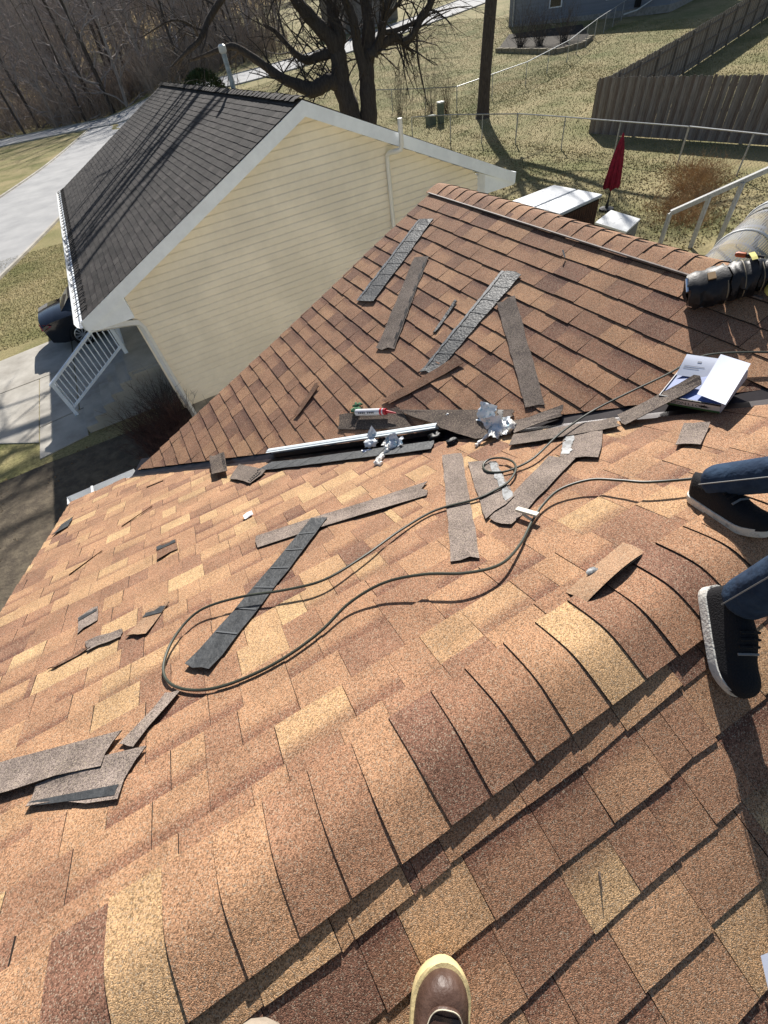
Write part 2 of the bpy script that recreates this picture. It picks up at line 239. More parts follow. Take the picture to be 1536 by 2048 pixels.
# ------------------------------------------------------------------ materials
M_lawn = mat('lawn_grass', (0.32, 0.265, 0.14), 0.95, col2=(0.165, 0.165, 0.066), vscale=0.3, thresh=(0.38, 0.66), bump=0.9, bscale=9, spec=0.1)
def lawn_nodes():
    nt = M_lawn.node_tree; N = nt.nodes; L = nt.links; b = N['Principled BSDF']
    src = b.inputs['Base Color'].links[0].from_socket
    geo = N.new('ShaderNodeNewGeometry')
    n = N.new('ShaderNodeTexNoise'); n.inputs['Scale'].default_value = 14; n.inputs['Detail'].default_value = 5; n.inputs['Roughness'].default_value = .8; L.new(geo.outputs['Position'], n.inputs['Vector'])
    mr = N.new('ShaderNodeMapRange'); mr.inputs[1].default_value = .3; mr.inputs[2].default_value = .7; mr.inputs[3].default_value = .45; mr.inputs[4].default_value = 1.5; L.new(n.outputs[0], mr.inputs[0])
    sc = N.new('ShaderNodeVectorMath'); sc.operation = 'SCALE'; L.new(src, sc.inputs[0]); L.new(mr.outputs[0], sc.inputs['Scale']); L.new(sc.outputs[0], b.inputs['Base Color'])
lawn_nodes()
M_conc = mat('concrete', (0.31, 0.285, 0.245), 0.9, col2=(0.48, 0.45, 0.395), vscale=1.1, thresh=(.32, .62), bump=.15, bscale=60)
M_road = mat('road_concrete', (0.29, 0.29, 0.29), 0.9, col2=(0.42, 0.415, 0.405), vscale=.5, thresh=(.3, .7), bump=.15, bscale=30)
M_white = mat('white_paint', (0.85, 0.90, 0.96), 0.55, var=.05, vscale=3)
M_alum = mat('white_aluminium', (0.74, 0.75, 0.75), 0.4, var=.04, vscale=6)
M_siding = mat('cream_vinyl', (0.86, 0.785, 0.65), 0.6, var=.06, vscale=1.2, bump=.05, bscale=80)
M_found = mat('foundation_concrete', (0.28, 0.27, 0.25), 0.95, var=.2, vscale=5)
M_dirt = mat('bare_dirt', (0.045, 0.037, 0.028), 1.0, var=.4, vscale=4, bump=.6, bscale=12)
BROWN = [(0.0, (0.110, 0.057, 0.042)), (0.22, (0.185, 0.095, 0.062)), (0.45, (0.275, 0.147, 0.086)), (0.70, (0.350, 0.197, 0.109)), (0.86, (0.405, 0.252, 0.132)), (1.0, (0.455, 0.300, 0.156))]
M_shingle = granule_mat('brown_shingle', BROWN)
M_dark = granule_mat('charcoal_shingle', [(0, (0.020, 0.0175, 0.016)), (0.5, (0.040, 0.035, 0.032)), (1, (0.064, 0.056, 0.051))], cell=160, lo=.6, hi=1.5, fleck=(.05, .05, .05))
M_core = mat('asphalt_core', (0.03, 0.024, 0.021), 0.95)
M_deck = mat('roof_deck_felt', (0.02, 0.018, 0.017), 0.95)
M_valley = mat('dark_brown_metal', (0.022, 0.016, 0.018), 0.35, spec=.5, metal=0.3, var=.3, vscale=10)
M_glass = mat('dark_glass', (0.02, 0.025, 0.03), 0.1, spec=.6)

# ------------------------------------------------------------------ ground, road, driveway, hill
def ground():
    xs = sorted(set(list(np.arange(-200, -20, 12)) + list(np.arange(-20, 70, 2.0)) + list(np.arange(70, 300, 12))))
    ys = sorted(set(list(np.arange(-120, -10, 10)) + list(np.arange(-10, 100, 2.0)) + list(np.arange(100, 420, 12))))
    m = MB(); m.grid([[(x, y, gz(x, y)) for y in ys] for x in xs])
    tag(m.build('ground', M_lawn, smooth=True), kind='structure')
ground()
def ribbon(name, pts, width, lift, material, edge=None):
    P = catmull([(x, y, 0) for x, y in pts], 8); rows = []
    for i, p in enumerate(P):
        d = P[min(i + 1, len(P) - 1)] - P[max(0, i - 1)]; d.normalize(); nrm = Vector((-d.y, d.x, 0))
        w = width if not hasattr(width, '__call__') else width(i / (len(P) - 1))
        rows.append([(p.x + nrm.x * t * w / 2, p.y + nrm.y * t * w / 2, gz(p.x + nrm.x * t * w / 2, p.y + nrm.y * t * w / 2) + lift) for t in (-1, -.5, 0, .5, 1)])
    m = MB(); m.grid(rows); o = m.build(name, material, smooth=True)
    tag(o, kind='structure'); 
    if edge:
        for s in (0, 4):
            k = MB(); k.tube([Vector(r[s]) + Vector((0, 0, .03)) for r in rows], .09, 4); c = k.build('kerb', M_conc, o)
    return o
ribbon('road', [(-34, -14), (-22, 4), (-14, 17), (-9.4, 28), (-4.4, 44), (0.5, 60), (6, 84)], 7.6, .012, M_road, True)
ribbon('cross_road', [(-70, 110), (-40, 100), (-12, 94), (5, 88), (20, 77.5), (35, 76), (46, 79), (60, 83), (90, 95)], 9.5, .03, M_road, True)

def slab_poly(m, poly, z0, z1): m.prism([(x, y, z0) for x, y in poly], (0, 0, z1 - z0))
drive = bpy.data.objects.new('driveway', None); COL.objects.link(drive); tag(drive, kind='structure'); drive.location = (-5, 15, 0)
for poly in [[(-14, 16.3), (-9.5, 16.9), (-9.5, 14.75), (-14, 14.4)], [(-9.47, 16.9), (-5.5, 17.3), (-5.5, 14.95), (-9.47, 14.75)], [(-5.47, 17.3), (-3.1, 17.7), (-3.1, 15.1), (-5.47, 14.95)], [(-3.07, 17.7), (1.5, 18.4), (1.5, 15.35), (-3.07, 15.1)],
             [(-14, 14.37), (-9.5, 14.72), (-9.5, 12.9), (-14, 13.2)], [(-9.47, 14.72), (-5.5, 14.92), (-5.5, 12.5), (-9.47, 12.9)], [(-5.47, 14.92), (-4.1, 15.0), (-4.1, 11.5), (-5.47, 12.5)], [(-4.07, 15.0), (-3.1, 15.07), (-3.1, 12.35), (-4.07, 12.2)],
             [(-4.07, 12.17), (-2.95, 12.32), (-2.95, 10.95), (-4.07, 10.75)], [(-3.07, 15.07), (-1.35, 15.2), (-1.35, 12.5), (-3.07, 12.35)]]:
    m = MB(); slab_poly(m, poly, -.1, .02 + random.uniform(0, .006)); c = m.build('concrete_slab', M_conc, drive)

M_hill = mat('wooded_hill', (0.15, 0.125, 0.112), 1.0, col2=(0.22, 0.19, 0.17), vscale=.12, thresh=(.35, .65), bump=1, bscale=.5)
def hill_nodes():
    nt = M_hill.node_tree; N = nt.nodes; L = nt.links; b = N['Principled BSDF']; src = b.inputs['Base Color'].links[0].from_socket
    geo = N.new('ShaderNodeNewGeometry'); sp = N.new('ShaderNodeSeparateXYZ'); L.new(geo.outputs['Position'], sp.inputs[0])
    mr = N.new('ShaderNodeMapRange'); mr.inputs[1].default_value = 13; mr.inputs[2].default_value = 16; L.new(sp.outputs[2], mr.inputs[0])
    mx = N.new('ShaderNodeMix'); mx.data_type = 'RGBA'; mx.inputs[6].default_value = (0.50, 0.36, 0.16, 1); L.new(mr.outputs[0], mx.inputs[0]); L.new(src, mx.inputs[7]); L.new(mx.outputs[2], b.inputs['Base Color'])
hill_nodes()
m = MB(); m.grid([[(x, y, -1 + 75 * sst(165, 420, y) * (1 + .15 * math.sin(x * .02)) * (1 - .6 * sst(90, 220, x))) for y in np.arange(160, 460, 12)] for x in np.arange(-260, 280, 15)])
tag(m.build('hill', M_hill, smooth=True), kind='structure')

# ------------------------------------------------------------------ our roof: geometry of the three slopes
TA, TB = 0.39, 0.4142
CA, CB = math.cos(math.atan(TA)), math.cos(math.atan(TB))
def zA(y): return 2.94 + TA * (4.29 - y)
YR = 0.22; ZR = zA(YR); XR = 2.91
def zC(y): return ZR - TA * (YR - y)
def zB(x): return 2.94 + TB * (x + 1.08)
def surf(x, y):
    a = min(zA(y), zC(y))
    return max(a, zB(x)) if x <= XR else a
def und(x, y):     # the deck is not perfectly flat
    return .005 * math.sin(x * 2.1 + .6 * y) * math.sin(y * 1.7 + 1) + .003 * mnoise.noise(Vector((x * 3.1, y * 3.1, 2.2)))

def clip(poly, hp):
    for a, b, c in hp:                 # keep a*u+b*v<=c
        out = []
        for i, p in enumerate(poly):
            q = poly[(i + 1) % len(poly)]; dp = a * p[0] + b * p[1] - c; dq = a * q[0] + b * q[1] - c
            if dp <= 0: out.append(p)
            if dp * dq < 0:
                t = dp / (dp - dq); out.append((p[0] + (q[0] - p[0]) * t, p[1] + (q[1] - p[1]) * t))
        poly = out
        if len(poly) < 3: return []
    return poly

def make_tabs(O, U, V, u0, u1, v0, v1, E, hp, wr=(.07, .24), tr=(.0045, .009), tones=None, jitter=.0025, undf=und, waver=.0015, over=.012):
    O, U, V = Vector(O), Vector(U), Vector(V); N = U.cross(V)
    if N.z < 0: N = -N
    tabs = []; k = 0; v = v0
    while v < v1 - .01:
        u = u0 - random.uniform(0, .2); thick = random.random() < .5; last = .5
        while u < u1:
            w = random.uniform(*wr); thick = not thick
            if random.random() < .045: w = random.uniform(.02, .045)
            t = random.uniform(tr[0] + .55 * (tr[1] - tr[0]), tr[1]) if thick else random.uniform(tr[0], tr[0] + .35 * (tr[1] - tr[0]))
            tone = random.choice(tones) + random.uniform(-.06, .06)
            g = random.uniform(.0003, .0014); dv = random.uniform(-jitter, jitter); sk = random.uniform(-waver, waver)
            rect = [(max(u + g, u0), v + dv - sk), (min(u + w - g, u1), v + dv + sk), (min(u + w - g, u1), min(v + E + over, v1)), (max(u + g, u0), min(v + E + over, v1))]
            u += w
            if rect[1][0] - rect[0][0] < .008: continue
            poly = clip(rect, hp)
            if len(poly) < 3: continue
            curl = random.uniform(0, .0025) if random.random() < .3 else 0
            top, bot, tint = [], [], []; band = random.random() if not thick else random.random() * .6
            for (pu, pv) in poly:
                f = max(0, min(1, (pv - v) / E)); p = O + U * pu + V * pv; z = undf(p.x, p.y)
                h = t * (1 - f) + .0006 * f + (curl if f < .2 and pu > u - w * .5 else 0)
                top.append(p + N * (h + z)); bot.append(p + N * (z - .004)); tint.append((tone, f, band))
            tabs.append((top, bot, tint)); last = tone
        v += E; k += 1
    return tabs
def tab_area(tab):
    q = [cam_px(p) for p in tab[0]]
    if any(a is None for a in q): return 0
    cx = sum(a[0] for a in q) / len(q); cy = sum(a[1] for a in q) / len(q)
    if not (-.02 < cx < 1.02 and -.02 < cy < 1.02): return 0
    return abs(sum((q[i][0] * q[(i + 1) % len(q)][1] - q[(i + 1) % len(q)][0] * q[i][1]) for i in range(len(q)))) / 2
def add_tab(m, tab):
    top, bot, tint = tab; n = len(top); o = len(m.v)
    m.add(top + bot, [tuple(range(n)), tuple(range(2 * n - 1, n - 1, -1))], tint + tint)
    m.f += [(o + i, o + n + i, o + n + (i + 1) % n, o + (i + 1) % n) for i in range(n)]; m.m += [1] * n
def lay_tabs(tabs, house, material, limit=300, names=('shingle', 'shingle_field')):
    tabs = sorted(tabs, key=tab_area, reverse=True)
    for tb in tabs[:limit]:
        m = MB(); add_tab(m, tb); c = sum(tb[0], Vector()) / len(tb[0]); m.build(names[0], [material, M_core], house, origin=c)
    m = MB()
    for tb in tabs[limit:]: add_tab(m, tb)
    o = m.build(names[1], [material, M_core], house); o['kind'] = 'stuff'

house = thing('brown_roofed_house', (1.5, 0, 0), 'brown shingled cross-gable roof of the house the photographer stands on', 'house')
TON_A = [.28, .38, .45, .5, .54, .57, .6, .63, .66, .7, .74, .84, .94]
TON_B = [.18, .26, .32, .36, .39, .42, .44, .46, .5, .53, .57, .64]
TON_C = [.2, .3, .4, .46, .52, .56, .6, .66, .72, .8, .88, .95]
GAP = .085
tabs = []
# orange slope (faces +Y)
tabs += make_tabs((-1.72, 4.29, 2.94), (1, 0, 0), (0, -CA, TA * CA), 0, 5.2, 0, (4.29 - YR) / CA - .10, .1431,
                  [(1, -(TA / TB) * CA, .64 - GAP)], tones=TON_A, wr=(.10, .24), tr=(.0045, .0085), jitter=.002)
# brown slope (faces -X)
tabs += make_tabs((-1.08, 4.29, 2.94), (0, -1, 0), (CB, 0, TB * CB), 0, 4.3, 0, (XR + 1.08) / CB - .10, .1322 / CB,
                  [(1, -(TB / TA) * CB, -GAP), (1, 0, 4.29 - YR - .05)], tones=TON_B, wr=(.10, .25), tr=(.007, .011), jitter=.003)
# near slope behind the ridge (faces -Y)
K = 26; y0 = .014 - .1335 * K
tabs += make_tabs((-1.72, y0, zC(y0)), (1, 0, 0), (0, CA, TA * CA), 0, 6.5, 0, (YR - y0) / CA - .10, .1335 / CA, [], tones=TON_C, wr=(.08, .24), tr=(.0055, .0085), jitter=.0035, waver=.0045)
lay_tabs(tabs, house, M_shingle)
# decks
def quad(name, pts, material, parent, thick=.03):
    m = MB(); a, b, c = [Vector(p) for p in pts[:3]]; n = (b - a).cross(c - a).normalized()
    if n.z < 0: n = -n
    m.prism([Vector(p) - n * .012 for p in pts], n * -thick); return m.build(name, material, parent)
XV = (ZR - 2.94) / TB - 1.08
def vy(x): return 4.29 - (TB / TA) * (x + 1.08)
def dz(z, p): return (p[0], p[1], p[2] + z)
quad('roof_deck', [(-1.70, 4.27, zA(4.27)), (-1.08, 4.27, zA(4.27)), (XV, YR, ZR), (-1.70, YR, ZR)], M_deck, house)
quad('roof_deck', [(-1.07, 4.27, zB(-1.07)), (XR, 4.27, zB(XR)), (XR, YR + .02, zB(XR)), (XV, YR + .02, ZR)], M_deck, house)
quad('roof_deck', [(-1.70, YR, ZR), (6.5, YR, ZR), (6.5, -3.6, zC(-3.6)), (-1.70, -3.6, zC(-3.6))], M_deck, house)
quad('rear_slope', [(XR, 4.27, zB(XR)), (5.4, 4.27, zB(XR) - TB * 2.5), (5.4, .3, zB(XR) - TB * 2.5), (XR, .3, zB(XR))], M_shingle, house)
# valley metal
m = MB(); rows = []
for i in range(13):
    x = -1.08 + (XV + 1.05) * i / 12; y = vy(x); z = zB(x); d = Vector((1, -(TB / TA), 0)).normalized(); nrm = Vector((-d.y, d.x, 0))
    row = []
    for t in (-.2, -.1, 0, .1, .2):
        px, py = x + nrm.x * t, y + nrm.y * t
        row.append((px, py, max(zA(py), zB(px)) - .004 + (.003 if abs(t) < .05 else 0)))
    rows.append(row)
m.grid(rows); m.build('valley_flashing', M_valley, house)
# ridge caps: folded pieces, each overlapping the next
def cap(center, along, across_l, ta, half, length, tone, t0=.011, name='ridge_cap', rnd=.055, low=1.0):
    along = Vector(along); c = Vector(center); side = Vector(across_l); m = MB(); n = 12; top = []; bot = []; tint = []
    settle = ta * (half - (math.sqrt(half * half + rnd * rnd) - rnd)) - .005; sk = random.uniform(-.006, .006); hl = random.uniform(-.006, .008)
    for j, s in enumerate((0, .5, 1)):
        for i in range(n + 1):
            a = -half + 2 * half * i / n; e = a / half
            drop = ta * (math.sqrt(a * a + rnd * rnd) - rnd)
            lift = .0080 * (1 - s) + .002 + low * max(0, -e) ** 2 * .0025
            p = c + along * (s * length + sk * e) + side * a
            p = Vector((p.x, p.y, p.z - drop - settle + lift + .005 + und(p.x, p.y)))
            top.append(p); bot.append(p - Vector((0, 0, .0045 + (.003 if s == 0 else 0)))); tint.append((tone, s * .35, .2))
    W = n + 1; fs = []
    for j in range(2):
        for i in range(n):
            fs.append((j * W + i, j * W + i + 1, (j + 1) * W + i + 1, (j + 1) * W + i)); o = 3 * W
            fs.append((o + j * W + i, o + (j + 1) * W + i, o + (j + 1) * W + i + 1, o + j * W + i + 1))
    o = 3 * W; nflat = len(fs)
    for i in range(n):
        fs.append((i, o + i, o + i + 1, i + 1)); fs.append((2 * W + i, 2 * W + i + 1, o + 2 * W + i + 1, o + 2 * W + i))
    for j in range(2):
        fs.append((j * W, (j + 1) * W, o + (j + 1) * W, o + j * W)); fs.append((j * W + n, o + j * W + n, o + (j + 1) * W + n, (j + 1) * W + n))
    m.add(top + bot, fs, tint + tint); m.m = [0] * nflat + [1] * (len(fs) - nflat)
    return m.build(name, [M_shingle, M_core], house, smooth=True, origin=c)
x = -1.70
while x < 5.5:
    cap((x, YR + random.uniform(-.004, .004), ZR), (1, 0, 0), (0, 1, 0), TA, .148, .175, random.choice([.22, .36, .46, .52, .58, .64, .7, .9]))
    x += .1335
y = 4.32
while y > .55:
    cap((XR + random.uniform(-.004, .004), y - .142, zB(XR) - .01), (0, 1, 0), (1, 0, 0), TB, .145, .18, random.choice([.3, .4, .45, .5, .58, .66]), rnd=.045, low=.6)
    y -= .1425
# raised metal edge under the caps of the brown slope's ridge
m = MB(); m.beam((XR - .155, 4.3, zB(XR - .155) + .016), (XR - .155, 1.1, zB(XR - .155) + .016), .014, .008); m.build('ridge_strip', mat('weathered_grey_edge', (.17, .14, .125), .7, var=.2, vscale=20), house)
# rake trim, gutter, walls
m = MB(); m.beam((-1.10, 4.255, zB(-1.10) - .10), (XR, 4.255, zB(XR) - .10), .03, .11); m.build('rake_board', M_white, house)
m = MB(); m.beam((-1.68, 4.25, zA(4.25) - .10), (-1.68, YR, ZR - .10), .03, .11); m.beam((-1.68, YR, ZR - .10), (-1.68, -3.6, zC(-3.6) - .10), .03, .11); m.build('rake_board', M_white, house)
def gutter_profile(m, a, b, inward, w=.12, h=.11, t=.006):
    a, b = Vector(a), Vector(b); n = Vector(inward); up = Vector((0, 0, 1))
    prof = [(0, 0), (-.004, -h), (-.07, -h), (-w + .01, -h * .5), (-w, 0), (-w + t, 0.004), (-w + .014, -h * .5), (-.07, -h + t), (-t - .004, -h + t), (-t, 0)]
    for q in ((0, 1),):
        A = [a + n * -p[0] * -1 + up * p[1] for p in prof]; B = [b + n * -p[0] * -1 + up * p[1] for p in prof]
        k = len(prof); m.add(A + B, [tuple(range(k)), tuple(range(2 * k - 1, k - 1, -1))] + [(i, (i + 1) % k, k + (i + 1) % k, k + i) for i in range(k)])
m = MB(); gutter_profile(m, (-1.76, 4.30, 2.925), (-1.06, 4.30, 2.925), (0, -1, 0)); g = m.build('gutter', M_alum, house)
m = MB(); m.box((-1.41, 4.355, 2.84), (.68, .07, .02)); m.build('gutter_grit', M_dirt, g)
m = MB(); m.box((-1.757, 4.36, 2.87), (.006, .12, .1)); m.build('end_cap', M_alum, g)
m = MB(); m.beam((-1.5, 4.3, 2.928), (-1.5, 4.42, 2.928), .02, .012); m.build('gutter_hanger', M_alum, g)
m = MB(); m.box((1.9, .3, 1.35), (6.6, 7.2, 2.7)); m.build('wall', M_siding, house)
m = MB(); m.prism([(-1.38, 3.9, 2.66), (5.2, 3.9, 2.66), (XR, 3.9, zB(XR) - .12), (-.95, 3.9, 2.8)], (0, -.2, 0)); m.build('gable_wall', M_siding, house)

# ------------------------------------------------------------------ neighbour house
nb = thing('cream_sided_house', (3.6, 16, 0), 'cream sided gable house with charcoal roof and white trim behind the roof', 'house')
YG, AX, AZ = 9.5, 3.62, 4.926; EL, ER = -1.35, 8.46; ZEL = 2.83; TN = (AZ - ZEL) / (AX - EL); CN = math.cos(math.atan(TN)); ZER = AZ - TN * (ER - AX); YF = 23.0
def lay_neighbour():
    V = (CN, 0, TN * CN)
    t = make_tabs((EL, YG - .02, ZEL), (0, 1, 0), V, 0, YF - YG, 0, (AX - EL) / CN - .03, .1405, [], wr=(.26, .34), tr=(.006, .009), tones=[.1, .3, .4, .5, .55, .65, .75, .95], jitter=.004, undf=lambda x, y: 0)
    lay_tabs(t, nb, M_dark)
lay_neighbour()
quad('roof_deck', [(EL, YG, ZEL), (AX, YG, AZ), (AX, YF, AZ), (EL, YF, ZEL)], M_deck, nb, .04)
quad('rear_slope', [(AX, YG - .02, AZ + .012), (ER, YG - .02, ZER + .012), (ER, YF, ZER + .012), (AX, YF, AZ + .012)], M_dark, nb, .05)
y = YG
while y < YF:
    m = MB(); rows = []
    P = []
    for i in range(9):
        a = -.15 + .3 * i / 8; P.append((AX + a, AZ + .02 - TN * (math.sqrt(a * a + .002) - .045)))
    A = [(px, y, pz + .012 + random.uniform(-.004, .012)) for px, pz in P]; B = [(px, y + .27, pz + .004) for px, pz in P]
    m.grid([A, B]); m.grid([[(p[0], p[1], p[2] - .01) for p in A], A]); 
    m.t = [(random.choice([.3, .5, .7]), .2, .1)] * len(m.v); m.build('ridge_cap', M_dark, nb, smooth=True); y += .25
# white rake fascia boards and soffit
FT = .21
for s, xe, ze in ((-1, EL - .03, ZEL - .012), (1, ER + .03, ZER - .012)):
    m = MB(); m.prism([(AX, YG - .022, AZ - .02), (xe, YG - .022, ze), (xe, YG - .022, ze - FT), (AX, YG - .022, AZ - .02 - FT)], (0, .025, 0)); m.build('rake_fascia', M_white, nb)
    m = MB(); m.prism([(AX, YG + .003, AZ - .02 - FT + .03), (xe, YG + .003, ze - FT + .03), (xe, YG + .003, ze - FT + .015), (AX, YG + .003, AZ - .02 - FT + .015)], (0, .30, 0)); m.build('soffit', M_white, nb)
    xw = -.55 if s < 0 else 7.62
    m = MB(); zt = AZ - .02 - FT - TN * abs(xw - AX)
    m.prism([(xe + .0 * s, YG + .006, ze - FT + .01), (xw, YG + .006, zt + .01), (xw, YG + .006, ze - FT - .02), (xe, YG + .006, ze - FT - .02)], (0, .28, 0)); m.build('eave_return', M_white, nb)
    m = MB(); m.box(((xe + xw) / 2, (YG + YF) / 2 + .2, ze - FT - .0), (abs(xe - xw), YF - YG - .2, .02)); m.build('eave_soffit', M_white, nb)
    m = MB(); m.box((xe - .012 * -s, (YG + YF) / 2, ze - .08), (.022, YF - YG, .17)); m.build('eave_fascia', M_white, nb)
# siding boards on the gable wall
YW = 9.80; EX = .1275; zb = .41; XL, XRW = -.55, 7.62
z = zb
while z < AZ - FT - .05:
    zt = min(z + EX + .012, AZ - FT - .06)
    def lim(zz):
        d = max(0.02, (AZ - .03 - FT + .03 - zz) / TN); return max(XL, AX - d), min(XRW, AX + d)
    a0, b0 = lim(z); a1, b1 = lim(zt); m = MB()
    n = 6; lo = []; ml = []; m2 = []; up = []
    for i in range(n + 1):
        w1 = random.uniform(-.0012, .0012)
        x0_ = a0 + (b0 - a0) * i / n; x1_ = a1 + (b1 - a1) * i / n
        lo.append((x0_, YW - .027 + w1, z)); ml.append((lerp((x0_,), (x1_,), .6) if False else x0_ * .4 + x1_ * .6, YW - .024 + w1, z + .6 * EX)); m2.append((x0_ * .28 + x1_ * .72, YW - .006 + w1, z + .74 * EX)); up.append((x1_, YW - .004 + w1, zt))
    back = [(a0 + (b0 - a0) * i / n, YW + .002, z + .004) for i in range(n + 1)]
    m.grid([back, lo, ml, m2, up]); m.build('siding_board', M_siding, nb); z += EX
m = MB(); m.prism([(XL, YW + .003, .38), (XRW, YW + .003, .38), (XRW, YW + .003, 2.6), (AX, YW + .003, AZ - FT), (XL, YW + .003, 2.6)], (0, .15, 0)); m.build('gable_wall', M_siding, nb)
m = MB(); m.box((XL - .02, YW - .01, 1.55), (.05, .10, 2.32)); m.box((XL - .02, YW - .02, 1.55), (.09, .03, 2.32)); m.build('corner_post', M_siding, nb)
m = MB(); m.box((3.55, 16.4, .2), (8.1, 13.0, .42)); m.build('foundation', M_found, nb)
for a, b in ((YW + .15, 14.9), (19.3, YF - .3)):
    m = MB(); m.box((XL + .06, (a + b) / 2, 1.5), (.12, b - a, 2.3)); m.build('wall', M_siding, nb)
m = MB(); m.box((XRW - .06, 16.4, 1.5), (.12, 12.9, 2.3)); m.build('wall', M_siding, nb)
m = MB(); m.prism([(XL, YF - .3, .4), (XRW, YF - .3, .4), (XRW, YF - .3, 2.6), (AX, YF - .3, AZ - FT), (XL, YF - .3, 2.6)], (0, .1, 0)); m.build('gable_wall', M_siding, nb)
m = MB(); gutter_profile(m, (EL - .05, YG - .05, ZEL - .01), (EL - .05, YF, ZEL - .01), (1, 0, 0), h=.1); gt = m.build('gutter', M_alum, nb)
for i in range(34):        # de-icing cable looped over the eave
    yy = YG + .2 + i * .39
    m = MB(); m.tube(catmull([(EL - .12, yy, ZEL + .0), (EL + .05, yy + .06, ZEL + .05), (EL + .16, yy + .15, ZEL + .10), (EL + .05, yy + .24, ZEL + .05), (EL - .12, yy + .3, ZEL)], 3), .007, 4); m.build('heat_cable_loop', M_deck, gt)
m = MB(); m.tube([(EL - .08, YG + .12, ZEL - .1), (EL - .02, YG + .05, ZEL - .2), (-.75, 9.62, 2.50), (-.56, 9.70, 2.42), (-.52, 9.72, 2.30), (-.50, 9.73, .12)], .062, 4); m.build('downspout', M_alum, nb)
m = MB(); m.tube([(5.44, 9.38, 4.36), (5.44, 9.38, 3.97), (5.42, 9.40, 3.90), (5.36, 9.46, 3.88), (5.30, 9.62, 3.86), (5.28, 9.70, 3.82), (5.28, 9.72, 3.74), (5.27, 9.72, .5)], .045, 10); m.build('vent_pipe', mat('white_pvc', (.75, .74, .70), .35, spec=.5), nb, smooth=True)
m = MB(); m.tube([(3.78, 14.22, 4.85), (3.78, 14.22, 5.5)], .055, 12); vp = m.build('roof_vent_pipe', mat('galvanised_metal', (.33, .37, .40), .45, metal=.4, var=.2, vscale=12), nb, smooth=True)
m = MB(); m.tube([(3.78, 14.22, 5.5), (3.78, 14.22, 5.53), (3.78, 14.22, 5.62), (3.78, 14.22, 5.65)], [.06, .085, .085, .05], 12); m.build('vent_cap', MATS['white_pvc'], vp, smooth=True)

# soil sheet between the two houses, its dark brown standing in for shade
m = MB(); m.grid([[(x, y, .025 + .03 * mnoise.noise(Vector((x * 1.3, y * 1.3, 0)))) for y in np.arange(2.0, 10.7, .3)] for x in np.arange(-5.4, -.5, .3)]); tag(m.build('shade_soil_bed', mat('shade_toned_soil', (.085, .068, .05), 1.0, col2=(.16, .13, .09), vscale=5, thresh=(.4, .7), bump=.8, bscale=18), smooth=True), kind='structure')
# porch steps, railing
st = thing('porch_steps', (-2, 11.6, 0), 'concrete porch steps beside the cream house', 'steps')
for i in range(6):
    h = .17 * (i + 1); xa = -2.9 + .3 * i; m = MB(); m.box(((xa - .85) / 2 + (-.4) / 2 + .0, 11.6, h - .085), (-.85 - xa + .45, 1.15, .17)) if False else m.box(((xa + -.6) / 2, 11.6, h - .085), (-.6 - xa, 1.15, .168)); m.build('step', M_conc, st)
m = MB(); m.box((-.95, 13.2, .5), (.72, 4.6, 1.0)); m.build('porch_slab', M_conc, st)
rl = thing('stair_railing', (-2.2, 12.1, 0), 'white slatted stair railing leading down to the driveway', 'railing')
A0, A1 = Vector((-3.15, 12.14, .93)), Vector((-1.3, 12.14, 1.96))
m = MB(); m.beam(A0 - Vector((.06, 0, .03)), A1, .13, .05); m.build('handrail', M_white, rl)
m = MB(); m.beam(A0 - Vector((-.02, 0, .72)), A1 - Vector((0, 0, .74)), .05, .05); m.build('bottom_rail', M_white, rl)
for i in range(15):
    p = lerp(A0, A1, (i + .7) / 15.4); m = MB(); m.box((p.x, p.y, p.z - .38), (.026, .026, .74)); m.build('baluster', M_white, rl)
for p, h in ((A0, .93), (A1, 1.0)):
    m = MB(); m.box((p.x, p.y, p.z - h / 2), (.09, .09, h)); m.build('post', M_white, rl)
pr = thing('porch_railing', (-1.3, 13.6, 1), 'white porch balustrade under the eave of the cream house', 'railing')
for z in (1.95, 1.12): 
    m = MB(); m.box((-1.3, 13.65, z), (.07, 2.9, .06)); m.build('rail', M_white, pr)
for i in range(22):
    m = MB(); m.box((-1.3, 12.3 + i * .13, 1.53), (.03, .03, .8)); m.build('baluster', M_white, pr)
m = MB(); m.box((-1.3, 15.1, 1.5), (.1, .1, 1.1)); m.build('post', M_white, pr)
# ------------------------------------------------------------------ loose roofing pieces
GREY = [(0.2, (0.14, 0.112, 0.098)), (0.5, (0.215, 0.172, 0.148)), (0.8, (0.28, 0.225, 0.19))]
M_gran = granule_mat('loose_grey_granules', [(p, tuple(c * .62 for c in k)) for p, k in GREY], tinted=False, lo=.3, hi=1.75)
M_gran2 = granule_mat('loose_pale_granules', [(p, tuple(c * .92 for c in k)) for p, k in GREY], tinted=False, lo=.3, hi=1.7)
M_gdark = granule_mat('loose_dark_granules', [(0.3, (0.06, 0.046, 0.04)), (0.7, (0.10, 0.075, 0.062))], tinted=False, lo=.4, hi=1.6)
M_gbrown = granule_mat('loose_brown_granules', [(0.3, (0.12, 0.062, 0.04)), (0.7, (0.19, 0.10, 0.06))], tinted=False, lo=.45, hi=1.6)
M_gtan = granule_mat('loose_tan_granules', [(0.3, (0.27, 0.165, 0.10)), (0.7, (0.33, 0.205, 0.125))], tinted=False, lo=.5, hi=1.5)
M_back = mat('shingle_underside', (0.030, 0.032, 0.034), 0.55, col2=(0.060, 0.063, 0.066), vscale=18, thresh=(.35, .65), bump=.3, bscale=60, spec=.4)
M_tar = mat('tar_edge', (0.008, 0.008, 0.009), 0.5)
M_glue = mat('sealant_film', (0.22, 0.23, 0.235), 0.4, col2=(0.10, 0.10, 0.10), vscale=45, thresh=(.45, .55), spec=.5)
M_scuff = mat('pale_scuff', (0.10, 0.105, 0.11), 0.6)
